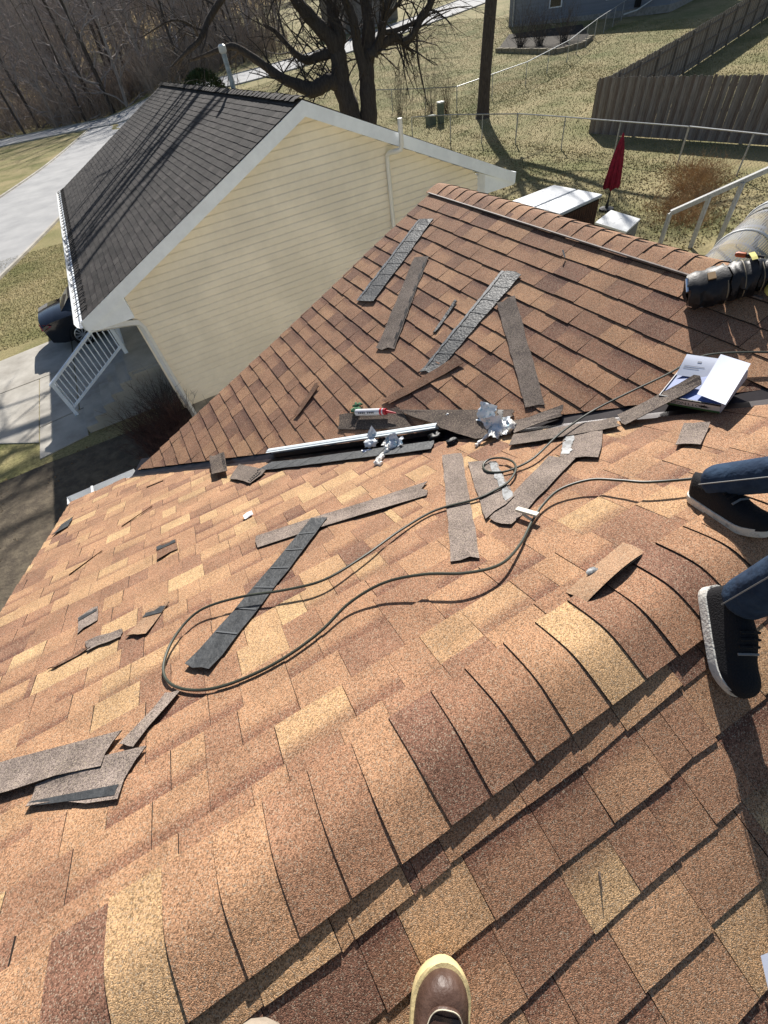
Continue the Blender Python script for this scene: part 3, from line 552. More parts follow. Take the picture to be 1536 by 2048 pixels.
SM = {'back': M_back, 'gran': M_gran, 'gran2': M_gran2, 'dark': M_gdark, 'brown': M_gbrown, 'tan': M_gtan}
def bilin(c, u, v):
    a, b, d, e = [Vector(p) for p in c]       # a-b end one, e-d other end
    return (a * (1 - u) + b * u) * (1 - v) + (e * (1 - u) + d * u) * v
def strip(name, mk, corners, label, fx, seed):
    rnd = random.Random(seed); c = [Vector(p) for p in corners]; nrm = (c[1] - c[0]).cross(c[3] - c[0]).normalized()
    if nrm.z < 0: nrm = -nrm
    Ln = (c[3] - c[0]).length; nv = max(3, min(14, int(Ln / .07))); nu = 3
    amp = min(.006, .02 * Ln); ph = rnd.uniform(0, 6)
    top = [[bilin(c, u / nu, v / nv) + nrm * (.0035 + amp * math.sin(ph + 5 * v / nv) * math.sin(ph * 2 + 2.2 * v / nv) * .6 + (rnd.uniform(0, .009) if v in (0, nv) else rnd.uniform(0, .0012))) + (c[1] - c[0]) * (rnd.uniform(-.03, .03) if u in (0, nu) else 0) + ((c[3] - c[0]).normalized() * rnd.uniform(-.012, .012) if v in (0, nv) else Vector()) for u in range(nu + 1)] for v in range(nv + 1)]
    m = MB(); m.grid(top); bot = [[p - nrm * .0036 for p in r] for r in top]; m.grid([r[::-1] for r in bot])
    ring = [top[0][i] for i in range(nu + 1)] + [top[j][nu] for j in range(1, nv + 1)] + [top[nv][i] for i in range(nu - 1, -1, -1)] + [top[j][0] for j in range(nv - 1, 0, -1)]
    m.grid([ring + [ring[0]], [p - nrm * .0036 for p in ring] + [ring[0] - nrm * .0036]], mi=1)
    cen = sum(c, Vector()) / 4
    root = thing(name, cen, label, 'shingle strip' if 'strip' in name else 'shingle scrap', 'loose roofing pieces'); o = m.build('sheet', [SM[mk], M_tar], root, origin=cen)
    def ribbon_on(name, u0, u1, v0, v1, material, lift=.0018, n=10, jit=.0):
        q = MB(); q.grid([[bilin(c, u0 + (u1 - u0) * k + rnd.uniform(-jit, jit), v0 + (v1 - v0) * i / n) + nrm * (.0035 + lift + amp * math.sin(ph + 5 * (v0 + (v1 - v0) * i / n)) * math.sin(ph * 2 + 2.2 * (v0 + (v1 - v0) * i / n)) * .6 + .0025) for k in (0, 1)] for i in range(n + 1)]); q.build(name, material, root, origin=cen)
    if fx == 'w': ribbon_on('sealant_line', .02, .14, .0, 1, M_glue, n=24, jit=.035)
    if fx == 'd':
        ribbon_on('tar_line', .90, .94, .02, .98, M_tar, n=20, jit=.01)
        for i in range(7): ribbon_on('sealant_dash', .80, .86, .06 + i * .13, .12 + i * .13, M_tar, n=2)
    if fx == 'g': ribbon_on('sealant_patch', .72, .95, .05, .95, M_glue, n=12, jit=.05) if 'strip' in name else ribbon_on('sealant_patch', .05, .3, .1, .9, M_glue, n=12, jit=.05)
    if fx == 'k': ribbon_on('tar_band', 0.03, .97, .02, .3, M_back, n=3, jit=.02)
    if fx == 't': ribbon_on('torn_edge', 0.03, .97, .78, .985, M_back, n=4, jit=.03)
    if mk == 'back':
        for i in range(1, int(Ln / .135)):
            v = i * .135 / Ln; ribbon_on('cross_mark', .08, .97, v, v + .004 / Ln + .003, M_scuff, n=1)
    return root
for i, (n, mk, cs, lab, fx) in enumerate(STRIPS): strip(n, mk, cs, lab, fx, 100 + i)
strip('roofing_strip', 'gran', LEAN, 'grey strip leaning from the valley up onto the paper box', '', 55)
# raised flap just behind the ridge
def flap():
    a, b, c, d = [Vector(p) for p in FLAP]; n = 10; rows = []
    for i in range(n + 1):
        t = i / n; base = lerp(a, d, t); h = .058 * math.sin(math.pi * min(1, .08 + .9 * t)) ** .8 + .004
        rows.append([base + Vector((0, .05, -.02)), base + Vector((0, .02, h * .25)), base + Vector((.004, -.012, h * .75)), base + Vector((.004, -.03, h))])
    cen = lerp(a, d, .5); root = thing('lifted_shingle', cen, 'curled shingle flap standing up behind the ridge caps', 'shingle flap')
    m = MB(); m.grid(rows); m.grid([[p + Vector((0, -.004, -.003)) for p in r][::-1] for r in rows], mi=1); m.build('sheet', [M_gtan, M_tar], root, smooth=True, origin=cen)
    m = MB(); P = lerp(a, d, .42) + Vector((-.012, .034, .006))
    m.grid([[P + Vector((.02 * math.cos(k) * r * (1 + .3 * random.random()), .014 * math.sin(k) * r, .005 * (1 - r * r))) for r in (0.01, .5, .8, 1)] for k in [i * math.pi / 5 for i in range(11)]]); m.build('sealant_blob', M_glue, root, origin=cen)
flap()
# thin lifted shingle edges on the orange slope
def sliver_on_slope(a, b, label):
    a, b = Vector(a), Vector(b); n = Vector((0, TA, 1)).normalized(); d = (b - a).normalized(); s = d.cross(n)
    m = MB(); m.add([a, b, b + s * .012 + n * .006, a + s * .012 + n * .006, a - n * .004, b - n * .004], [(0, 1, 2, 3), (3, 2, 5, 4), (0, 3, 4), (1, 5, 2), (0, 4, 5, 1)])
    o = m.build('shingle_sliver', M_gbrown, origin=(a + b) / 2); tag(o, label, 'shingle scrap', 'loose roofing pieces')
def onA(x, y, h=.012): return (x, y, zA(y) + h)
sliver_on_slope(onA(-1.03, 2.9), onA(-.8, 3.05), 'long thin dark sliver near the left gutter')
sliver_on_slope(onA(-1.32, 2.45), onA(-1.13, 2.6), 'thin sliver close to the left roof edge')
sliver_on_slope(onA(-.88, 3.62), onA(-.72, 3.6), 'short sliver below the lower valley')

# ------------------------------------------------------------------ air hose, clip
M_hose = mat('olive_rubber', (0.042, 0.048, 0.034), 0.38, spec=.5, var=.15, vscale=9)
hp = catmull(HOSE, 7); cen = Vector(HOSE[30])
m = MB(); m.tube([p + Vector((0, 0, .004)) for p in hp], .0058, 8); tag(m.build('air_hose', M_hose, smooth=True, origin=cen), 'dark green air hose looping across the orange slope', 'hose')
M_clipw = mat('cream_plastic', (.62, .60, .50), .5, var=.08, vscale=30)
a, b = Vector(CLIP[0]), Vector(CLIP[1]); t = thing('chalk_clip', (a + b) / 2, 'small white plastic clip leaning on the hose', 'clip')
m = MB(); m.beam(a, b, .022, .012); m.build('bar', M_clipw, t, origin=(a + b) / 2)
m = MB(); m.beam(lerp(a, b, .15) - Vector((0, .02, .01)), lerp(a, b, .9) - Vector((.015, .0, .028)), .01, .008); m.build('lower_jaw', M_clipw, t, origin=(a + b) / 2)

# ------------------------------------------------------------------ white metal channel in the valley
a, b = Vector(CHAN[0]), Vector(CHAN[1]); d = (b - a).normalized(); n = Vector((-TB * .5, TA * .5, 1)).normalized(); s = d.cross(n).normalized(); n = s.cross(d)
ch = thing('metal_channel', (a + b) / 2, 'straight white metal channel lying in the valley', 'metal channel')
ch0, ch1 = a + n * .02 - s * .01, b + n * .02 - s * .01
m = MB()
prof = [(-.022, .050), (.012, .054), (.012, .051), (-.019, .047), (-.019, .0), (-.022, .0)]
A = [ch0 - s * p[0] * -1 + n * p[1] for p in prof]; B = [ch1 - s * p[0] * -1 + n * p[1] for p in prof]; k = len(prof)
m.add(A + B, [tuple(range(k)), tuple(range(2 * k - 1, k - 1, -1))] + [(i, (i + 1) % k, k + (i + 1) % k, k + i) for i in range(k)]); m.build('web', mat('white_coil_metal', (.70, .76, .78), .35, spec=.5), ch, origin=(a + b) / 2)
m = MB(); m.beam(ch0 + s * .014 + n * .049, ch1 + s * .014 + n * .049, .03, .003, n); m.beam(ch0 + s * .0 + n * .053, ch1 + s * .0 + n * .053, .006, .003, n); m.build('flange', MATS['white_coil_metal'], ch, origin=(a + b) / 2)
m = MB(); m.beam(ch0 + s * .02 + n * .002, ch1 + s * .02 + n * .002, .05, .003, n); m.build('base_flange', M_valley, ch, origin=(a + b) / 2)

# ------------------------------------------------------------------ caulk tube and green glove
M_tubew = mat('caulk_tube_plastic', (.62, .62, .64), .35, spec=.5)
M_red = mat('red_plastic', (.45, .02, .03), .35, spec=.5)
M_ink = mat('black_print', (.02, .02, .025), .5)
tb = thing('caulk_gun_tube', TUBE[0], 'white caulk tube with red nozzle lying beside the green glove', 'caulk tube')
a, b, c = [Vector(p) for p in TUBE]; d = (b - a).normalized()
m = MB(); m.tube([a - d * .0, a + d * .005, b - d * .004, b], [.02, .025, .025, .02], 14); m.build('tube_body', M_tubew, tb, smooth=True, origin=a)
m = MB(); m.tube([b, b + d * .02, b + d * .021, c], [.024, .024, .011, .004], 12); m.build('nozzle', M_red, tb, smooth=True, origin=a)
m = MB(); m.tube([b - d * .03, b - d * .012], [.0258, .0258], 14, False); m.build('red_band', M_red, tb, smooth=True, origin=a)
up = Vector((-.5, -.75, .45)).normalized(); up = (up - d * up.dot(d)).normalized(); sd2 = d.cross(up)
for i in range(9):
    if i == 4: continue
    m = MB(); q = a + d * (.04 + i * .016); m.add([q + up * .0262 + sd2 * -.006, q + d * .010 + up * .0262 + sd2 * -.006, q + d * .010 + up * .0262 + sd2 * .006, q + up * .0262 + sd2 * .006], [(0, 1, 2, 3)]); m.build('print_mark', M_ink, tb, origin=a)
m = MB(); e = a - d * .005; m.tube(catmull([e, e - d * .03 + Vector((0, 0, -.004)), e - d * .055 + Vector((0, 0, .005)), e - d * .06 + Vector((.02, .012, .022))], 4), .0025, 5); m.build('wire_hook', mat('copper_wire', (.4, .2, .12), .4, metal=.6), tb, origin=a)
M_glove = mat('green_knit', (.13, .30, .16), .9, col2=(.02, .05, .03), vscale=60, thresh=(.42, .58), bump=.4, bscale=300)
G0 = Vector(GLOVE); gl = thing('work_glove', G0, 'crumpled green and black work glove behind the caulk tube', 'glove')
def crumple(center, r, sx, sy, sz, seed, material, name, parent, sub=3, amp=.45, origin=None, freq=2.2):
    bm = bmesh.new(); bmesh.ops.create_icosphere(bm, subdivisions=sub, radius=1)
    for v in bm.verts:
        k = 1 + amp * mnoise.noise(v.co * freq + Vector((seed, 0, 0))) + amp * .5 * abs(mnoise.noise(v.co * freq * 2.3 + Vector((0, seed, 0))))
        v.co = Vector((v.co.x * sx, v.co.y * sy, v.co.z * sz)) * (k * r)
    me = bpy.data.meshes.new(name); bm.to_mesh(me); bm.free(); me.materials.append(material); me.polygons.foreach_set('use_smooth', [True] * len(me.polygons))
    o = bpy.data.objects.new(name, me); COL.objects.link(o); o.location = center
    if parent: setpar(o, parent)
    return o
crumple(G0 + Vector((0, 0, .004)), .032, 1.2, .9, .7, 3, M_glove, 'palm', gl)
for i, (dx, dy, dzz, L) in enumerate([(.5, .35, .5, .06), (.35, .6, .5, .07), (.7, .5, .25, .075), (.8, .2, .3, .065), (-.3, .5, .3, .045)]):
    dv = Vector((dx, dy, dzz)).normalized(); p0 = G0 + Vector((.005 * i, .004 * i, .005)); m = MB()
    m.tube(catmull([p0, p0 + dv * L * .5 + Vector((0, .006, .006)), p0 + dv * L + Vector((0, 0, -.012))], 4), [.009] * 5 + [.0085] * 3 + [.005], 7); m.build('finger', M_glove, gl, smooth=True, origin=G0)

# ------------------------------------------------------------------ plastic wrappers
M_film = mat('white_film', (.80, .83, .85), .5, col2=(.36, .56, .64), vscale=30, thresh=(.56, .60), spec=.35, bump=.1, bscale=40)
M_filmw = mat('plain_film', (.85, .83, .78), .3, var=.1, vscale=30, spec=.6, bump=.3, bscale=70)
M_filmb = mat('blue_grey_film', (.40, .45, .60), .3, var=.15, vscale=40, spec=.6)
def sheet(name, c, ux, uy, amp, seed, material, parent, n=9, origin=None):
    c, ux, uy = Vector(c), Vector(ux), Vector(uy); nn = ux.cross(uy).normalized(); m = MB()
    m.grid([[c + ux * (i / n - .5 + .05 * mnoise.noise(Vector((j * .9, seed, 3)))) + uy * (j / n - .5 + .05 * mnoise.noise(Vector((i * .9, seed, 7)))) + nn * amp * mnoise.noise(Vector((i * .55, j * .55, seed))) for j in range(n + 1)] for i in range(n + 1)])
    o = m.build(name, material, parent, origin=origin); o.data.polygons.foreach_set('use_smooth', [True] * len(o.data.polygons)); return o
w = [Vector(p) for p in WRAP]; wr = thing('plastic_wrapper', w[0], 'crumpled white plastic wrapper lying on the metal channel', 'wrapper')
crumple(w[1] + Vector((0, 0, .012)), .040, 1, .9, .75, 9, M_film, 'bundle', wr, 3, .3)
crumple(w[0] + Vector((0, .02, .015)), .042, 1.1, .9, .6, 5, M_film, 'folded_part', wr, 3, .5)
sheet('flap', w[0] + Vector((.035, .06, .05)), (.06, .02, .05), (-.02, .03, .06), .02, 4, M_film, wr, origin=w[0])
sheet('flap', w[0] + Vector((-.06, -.045, .0)), (.06, -.03, .0), (.0, .05, .03), .012, 8, M_filmb, wr, origin=w[0])
for i, (o_, a_, b_) in enumerate((((.02, .02, .05), (.07, -.03, .02), (-.01, .03, .05)), ((-.03, .0, .04), (.05, .04, -.01), (-.04, .03, .03)), ((.05, -.03, .035), (.04, .05, .02), (.03, -.03, .04)))): sheet('flap', w[1] + Vector(o_), a_, b_, .022, 30 + i, M_film if i != 1 else M_filmw, wr, 8, origin=w[0])
m = MB(); m.tube(catmull([w[1] + Vector((-.04, -.03, .02)), w[1] + Vector((-.09, -.04, .0)), lerp(w[1], w[2], .7), w[2], w[2] + Vector((.02, -.045, .008))], 5), [.016 + .006 * math.sin(i * 1.7) for i in range(21)], 7); m.build('twisted_tail', M_filmw, wr, origin=w[0])
w = [Vector(p) for p in WRAP2]; wr = thing('plastic_wrapper', w[1], 'larger crumpled plastic wrapper with teal print right of the channel', 'wrapper')
crumple(w[1] + Vector((.01, -.01, .02)), .042, 1.2, .9, .65, 21, M_film, 'bundle', wr, 3, .4)
crumple(w[2] + Vector((.0, 0, .02)), .04, 1.2, 1, .8, 14, M_filmw, 'knot', wr, 3, .5)
sheet('flap', w[0] + Vector((.01, .03, .05)), (.02, -.13, .03), (.06, .03, .10), .03, 6, M_film, wr, origin=w[1])
for i, (o_, a_, b_) in enumerate((((.0, .03, .06), (.09, -.06, .02), (-.02, .04, .07)), ((-.03, -.03, .03), (.06, .06, -.01), (-.05, .03, .03)), ((.05, -.02, .05), (.05, .06, .03), (.03, -.04, .05)), ((.03, -.06, .03), (.06, -.02, .02), (-.01, -.05, .05)))): sheet('flap', w[1] + Vector(o_), a_, b_, .028, 40 + i, M_film if i % 2 == 0 else M_filmw, wr, 8, origin=w[1])
m = MB(); m.tube(catmull([w[1] + Vector((-.02, .02, .02)), lerp(w[1], w[3], .5) + Vector((0, 0, .015)), w[3], w[3] + Vector((-.03, -.01, .0))], 5), [.009 + .004 * math.sin(i * 1.4) for i in range(16)], 6); m.build('twisted_tail', M_filmw, wr, origin=w[1])
bb = [Vector(p) for p in BLACKBIT]; t = thing('black_scrap', bb[0], 'crumpled black plastic with white flecks between the two wrappers', 'scrap')
crumple(bb[0] + Vector((0, 0, .01)), .03, 1.6, 1, .8, 31, M_tar, 'wad', t, 3, .6); crumple(bb[1] + Vector((0, 0, .005)), .025, 1.5, 1, .7, 33, mat('flecked_black', (.012, .012, .012), .5, col2=(.6, .6, .6), vscale=70, thresh=(.62, .66)), 'tail', t, 3, .7)
tag(crumple(Vector(CLEAR), .016, 1, .9, .8, 44, M_filmw, 'film_scrap', None, 3, .5), 'small clear film scrap on the dark strip', 'film scrap')
tag(sheet('paper_scrap', Vector(SCRAPW) + Vector((0, 0, .008)), (.06, .01, .0), (.0, .05, -.012), .02, 2, mat('white_paper', (.78, .78, .80), .7), None, 4, origin=SCRAPW), 'tiny white paper scrap on the orange slope left of the strips', 'paper scrap')
m = MB(); m.tube([NAIL[0], NAIL[1]], [.006, .005], 6); tag(m.build('nail', mat('pale_nail', (.6, .58, .5), .4), origin=NAIL[1]), 'single pale nail sticking up near the far ridge', 'nail')
m = MB(); q = Vector((.30, -.175, zC(-.175) + .008)); m.tube([q, q + Vector((-.022, -.03, .004))], [.003, .001], 5); tag(m.build('twig', M_gdark, origin=q), 'tiny dark twig on the near slope beside the boot', 'twig')

# ------------------------------------------------------------------ paper box
bx = [Vector(p) for p in BOX]; top = bx[:4]; nB = Vector((-TB, 0, 1)).normalized()
c0 = sum(top, Vector()) / 4; ex = ((top[1] + top[2]) - (top[0] + top[3])).normalized(); ey = ((top[0] + top[1]) - (top[2] + top[3])).normalized()
nn = ex.cross(ey).normalized(); ey = nn.cross(ex); hw = .138; hd = .125
bo = thing('paper_box', c0, 'open carton of shingle literature with white papers by the valley', 'box')
Rm = Matrix((ex, ey, nn)).transposed()
M_card = mat('white_carton', (.62, .60, .58), .6, var=.05, vscale=20); M_cardin = mat('blue_print', (.10, .16, .38), .5, var=.2, vscale=12); M_paper = MATS['white_paper']
H = .052
def bb_(name, c, d, mt): q = MB(); q.box(c0 + Rm @ Vector(c), d, Rm); return q.build(name, mt, bo, origin=c0)
bb_('front_panel', (0, -hd, -H / 2), (2 * hw, .004, H), M_card); bb_('back_panel', (0, hd, -H / 2), (2 * hw, .004, H), M_card)
bb_('side_panel', (-hw, 0, -H / 2), (.004, 2 * hd - .005, H), M_card); bb_('side_panel', (hw, 0, -H / 2), (.004, 2 * hd - .005, H), M_card)
bb_('lid', (0, 0, -.008), (2 * hw - .006, 2 * hd - .006, .003), M_cardin); bb_('dark_rim', (0, -hd + .0, -.004), (2 * hw + .002, .006, .008), M_tar)
bb_('green_base_strip', (0, -hd - .0035, -H + .006), (2 * hw, .003, .01), mat('green_print', (.06, .14, .05), .6))
cu = bpy.data.curves.new('lettering', 'FONT'); cu.body = 'OTTNGEN'; cu.size = .03; cu.extrude = .0004; cu.align_x = 'CENTER'; cu.align_y = 'CENTER'
to = bpy.data.objects.new('lettering_source', cu); COL.objects.link(to); bpy.context.view_layer.update()
dg = bpy.context.evaluated_depsgraph_get(); tm = bpy.data.meshes.new_from_object(to.evaluated_get(dg)); bpy.data.objects.remove(to)
for v in tm.vertices: v.co = Rm @ Vector((-v.co.x * 1.05 - .02, -hd - .0028, -H * .5 - v.co.y * .8)) if True else v.co
tm.materials.clear(); tm.materials.append(M_ink); lt = bpy.data.objects.new('lettering', tm); COL.objects.link(lt); lt.location = c0; setpar(lt, bo)
m = MB(); q = c0 + Rm @ Vector((.068, -hd - .0030, -H * .5))
for k in range(9):
    a = k * 2 * math.pi / 9; r = .018 if k % 2 else .026
    m.add([q + ex * .004 * math.cos(a + 1.5) + nn * .004 * math.sin(a + 1.5), q + ex * .004 * math.cos(a - 1.5) + nn * .004 * math.sin(a - 1.5), q + ex * r * 1.3 * math.cos(a) + nn * r * .6 * math.sin(a)], [(0, 1, 2)])
m.build('burst_logo', M_ink, bo, origin=c0)
for nm, pts, lab in (('paper_sheet', PAPER, 'blank bluish white paper on top of the box, right sheet'), ('leaflet', PAPER2, 'printed white leaflet at the back of the box')):
    P = [Vector(p) for p in pts]; m = MB(); n = 6
    rows = [[bilin(P, u / n, v / n) + Vector((0, 0, .012 * math.sin(1.1 + 2.6 * v / n) * (1 - .3 * u / n))) for u in range(n + 1)] for v in range(n + 1)]
    m.grid(rows); root = thing(nm, P[3], lab, 'paper'); m.build('sheet', mat('bright_paper', (.60, .635, .74), .7, var=.02, vscale=14), root, smooth=True, origin=P[3])
    if nm == 'leaflet':
        for (u0, u1, v0, v1) in ((.1, .75, .55, .58), (.1, .6, .64, .67), (.45, .58, .3, .38)):
            q = MB(); q.add([bilin(P, u, v) + Vector((0, 0, .012 * math.sin(1.1 + 2.6 * v) * (1 - .3 * u) + .0015)) for u, v in ((u0, v0), (u1, v0), (u1, v1), (u0, v1))], [(0, 1, 2, 3)]); q.build('print_line', mat('grey_print', (.35, .36, .40), .7), root, origin=P[3])
P = [Vector(p) for p in SHEET]; m = MB(); m.grid([[bilin(P, u / 4, v / 4) + Vector((0, 0, .03 * (u / 4))) for u in range(5)] for v in range(5)]); tag(m.build('paper_fold', MATS['bright_paper'], smooth=True, origin=P[0]), 'folded white paper at the right edge of the near slope', 'paper')

# ------------------------------------------------------------------ tool belt on the far ridge
M_blk = mat('black_leather', (.011, .011, .013), .52, var=.3, vscale=20, spec=.4, bump=.1, bscale=90)
M_pip = mat('tan_piping', (.22, .18, .12), .6); M_yel = mat('yellow_webbing', (.62, .55, .16), .7, var=.1, vscale=60); M_lbl = mat('tan_label', (.30, .19, .09), .7)
B0 = Vector((2.60, 1.36, zB(2.60) + .095)); B1 = Vector((2.93, 1.06, zB(2.91) + .08)); ax = (B1 - B0).normalized(); up = Vector((-.3, -.25, 1)); up = (up - ax * up.dot(ax)).normalized(); sd = ax.cross(up)
tbelt = thing('tool_belt', B0, 'black leather tool belt with yellow webbing lying on the far ridge', 'tool belt')
def ring(t, rx, ry, n=18, ph=0): 
    c = B0 + ax * t
    return [c + sd * rx * math.copysign(abs(math.cos(a)) ** .75, math.cos(a)) + up * ry * math.copysign(abs(math.sin(a)) ** .75, math.sin(a)) for a in [2 * math.pi * k / n + ph for k in range(n + 1)]]
def pouch(name, t0, t1, r0, r1, ry, squash=1):
    m = MB(); n = 8; rows = [ring(t0 + .002, r0 * .5, ry * .5), ring(t0, r0 * .92, ry * .9)] + [ring(t0 + (t1 - t0) * i / n, r0 + (r1 - r0) * i / n + .010 * math.sin(i * 1.9 + t0 * 40), ry * (1 + .10 * math.sin(i * 1.3 + t0 * 30))) for i in range(n + 1)] + [ring(t1, r1 * .9, ry * .88), ring(t1 - .002, r1 * .4, ry * .4)]
    m.grid(rows); 
    m.v = [tuple(Vector(p) + Vector((mnoise.noise(Vector(p) * 22), mnoise.noise(Vector(p) * 22 + Vector((9, 0, 0))), mnoise.noise(Vector(p) * 22 + Vector((0, 9, 0))))) * .014) for p in m.v]
    return m.build(name, M_blk, tbelt, smooth=True, origin=B0)
p1 = pouch('large_pouch', -.05, .12, .088, .10, .078); p2 = pouch('middle_pouch', .13, .24, .094, .085, .078); p3 = pouch('small_pouch', .25, .36, .075, .055, .065)
for t, r in ((.115, .103), (.19, .092), (.27, .078)):
    m = MB(); m.tube(ring(t, r, .081 if t < .25 else .069)[:-1] + [ring(t, r, .081 if t < .25 else .069)[0]], .003, 5, False); m.build('piping', M_pip, tbelt, smooth=True, origin=B0)
m = MB(); m.tube([B0 - ax * .055 + sd * -.03 + up * .068, B0 - ax * .06 + sd * .05 + up * .058], .008, 8); m.build('chrome_clip', mat('chrome', (.75, .75, .76), .15, metal=1), p1, smooth=True, origin=B0)
m = MB(); m.box(B0 + ax * .05 + up * .082, (.045, .035, .006), Matrix((sd, ax, up)).transposed()); m.build('leather_label', M_lbl, p1, origin=B0)
m = MB(); m.tube(catmull([B0 - ax * .05 + sd * .072 + up * -.02, B0 - ax * .02 + sd * .085 + up * -.03, B0 + ax * .02 + sd * .078 + up * -.05], 4), .006, 6); m.build('hammer_loop', MATS['chrome'], p1, smooth=True, origin=B0)
m = MB(); q = B0 + ax * .22 + up * .085; m.grid([[q + ax * (.0 + .025 * k) + sd * (-.09 + .18 * i / 8) + up * (.015 * math.sin(i / 8 * 3.1) - .02 * abs(i / 8 - .3)) for k in (0, 1)] for i in range(4)]); m.build('yellow_strap', M_yel, tbelt, origin=B0)
m = MB(); q = Vector((2.80, 1.03, zB(2.80) + .02)); m.grid([[q + Vector((.06 * math.cos(a) + dx * .0, .10 * math.sin(a), .02 + TB * .06 * math.cos(a) + h)) for h in (0, .035)] for a in [i * math.pi / 9 - 1.3 for i in range(14)]]); m.build('padded_belt', M_yel, tbelt, smooth=True, origin=B0)
m = MB(); m.grid([[q + Vector((.052 * math.cos(a), .09 * math.sin(a), .02 + TB * .06 * math.cos(a) + h)) for h in (-.004, .038)] for a in [i * math.pi / 9 - 1.3 for i in range(14)]]); m.build('belt_lining', M_blk, tbelt, smooth=True, origin=B0)
crumple(B0 + ax * .40 + up * .03, .05, 1, 1, .8, 12, M_blk, 'buckle_end', tbelt, 3, .4)
hm = thing('screwdriver', Vector((2.93, 1.40, zB(2.91))), 'orange and black handled tool poking out behind the tool belt', 'tool')
q = Vector((2.95, 1.42, zB(2.91) + .035)); dd = Vector((.3, -.95, .03)).normalized()
m = MB(); m.tube([q, q + dd * .01, q + dd * .05, q + dd * .055], [.008, .014, .014, .009], 8); m.build('grip', mat('orange_rubber', (.5, .12, .04), .5), hm, smooth=True, origin=q)
m = MB(); m.tube([q + dd * .055, q + dd * .07, q + dd * .14], [.012, .014, .009], 8); m.build('handle', M_blk, hm, smooth=True, origin=q)
# ------------------------------------------------------------------ people: footwear
def shoe(parent, heel, toe, width, style, nrm=None, upper_mat=None, sole_mat=None, h_heel=.085, h_toe=.05, sole_h=.033, usc=.96):
    heel, toe = Vector(heel), Vector(toe); f = (toe - heel); L = f.length; f.normalize(); up = Vector(nrm) if nrm is not None else Vector((0, 0, 1)); up = (up - f * up.dot(f)).normalized(); s = f.cross(up)
    def hwid(t): 
        if t < .12: return width * .5 * .78 * math.sqrt(max(0, 1 - ((.12 - t) / .12) ** 2))
        if t < .5: return width * .5 * (.78 + .10 * math.sin((t - .12) / .38 * math.pi / 2) + .06 * sst(.3, .5, t))
        if t < .72: return width * .5 * (.94 + .06 * sst(.5, .72, t))
        return width * .5 * math.sqrt(max(0, 1 - ((t - .72) / .28) ** 2.3))
    ts = [0, .015, .05, .1, .18, .28, .38, .48, .58, .68, .76, .83, .89, .94, .975, .993, 1.0]
    root = parent
    def outline(scale, z, spring=.012): return [[heel + f * (t * L) + s * (sgn * hwid(t) * scale) + up * (z + spring * sst(.75, 1, t)) for t in ts] for sgn in (-1, 1)]
    m = MB(); rows = []
    for sc, z in ((.90, 0), (1.0, .004), (1.03, sole_h * .5), (1.02, sole_h), (.9, sole_h + .002)):
        l, r = outline(sc, z); rows.append(l + r[::-1])
    m.grid(rows); n = len(rows[0]); m.add(rows[0], [tuple(range(n))]); m.add(rows[-1], [tuple(range(n))[::-1]])
    so = m.build('sole', sole_mat, root, smooth=True, origin=heel)
    m = MB(); rows = []; k = 12
    def hgt(t): 
        hh = h_heel if t < .45 else h_heel + (h_toe - h_heel) * sst(.45, .75, t)
        e = math.sqrt(max(0, 1 - max(0, (t - .80) / .20) ** 2.2)); return hh * max(.02, e)
    for t in ts:
        w = hwid(t) * usc; h = hgt(t); z0 = sole_h * .8 + .012 * sst(.75, 1, t)
        rows.append([heel + f * (t * L * (usc + .03) + .006) + s * (w * math.copysign(abs(math.cos(a)) ** .7, math.cos(a))) + up * (z0 + h * abs(math.sin(a)) ** .85) for a in [math.pi * j / k for j in range(k + 1)]])
    m.grid(rows); ub = m.build('upper', upper_mat, root, smooth=True, origin=heel)
    return dict(heel=heel, f=f, s=s, up=up, L=L, hwid=hwid, hgt=hgt, sole_h=sole_h, sole=so, upper=ub)
def skinned(name, nodes, edges, material, parent, sub=2):
    """nodes: {key:(x,y,z,r)} ; first key is the root"""
    keys = list(nodes); me = bpy.data.meshes.new(name); me.from_pydata([nodes[k][:3] for k in keys], [(keys.index(a), keys.index(b)) for a, b in edges], [])
    o = bpy.data.objects.new(name, me); COL.objects.link(o); me.materials.append(material)
    sk = o.modifiers.new('skin', 'SKIN'); sk.use_smooth_shade = True
    for i, k in enumerate(keys):
        v = me.skin_vertices[0].data[i]; r = nodes[k][3]; v.radius = r if hasattr(r, '__len__') else (r, r); v.use_root = (i == 0)
    ss = o.modifiers.new('sub', 'SUBSURF'); ss.levels = sub; ss.render_levels = sub
    if parent: setpar(o, parent)
    return o
M_jean = mat('dark_denim', (.018, .032, .062), .9, col2=(.034, .060, .105), vscale=14, thresh=(.35, .65), bump=.9, bscale=13, spec=.15)
M_stitch = mat('pale_stitching', (.22, .22, .22), .9)
M_skin = mat('skin', (.42, .25, .17), .6); M_hair = mat('dark_hair', (.02, .015, .012), .8); M_shirt = mat('grey_shirt', (.12, .12, .13), .95, bump=.3, bscale=20)
M_knit = mat('black_knit', (.012, .012, .014), .9, bump=.3, bscale=200); M_wsole = mat('scuffed_white_rubber', (.62, .60, .55), .6, col2=(.20, .19, .18), vscale=35, thresh=(.52, .72), bump=.3, bscale=120)
wk = thing('person', (1.2, .2, ZR), 'worker in dark jeans and black white-soled sneakers standing astride the ridge', 'person')
def emp(name, loc, parent):
    e = bpy.data.objects.new(name, None); COL.objects.link(e); e.location = loc; e.empty_display_size = .1; setpar(e, parent); return e
f1h, f1t = Vector((1.425, .455, 4.440)), Vector((1.335, .172, 4.548)); f2h, f2t = Vector((1.045, .165, 4.545)), Vector((.885, -.075, 4.438))
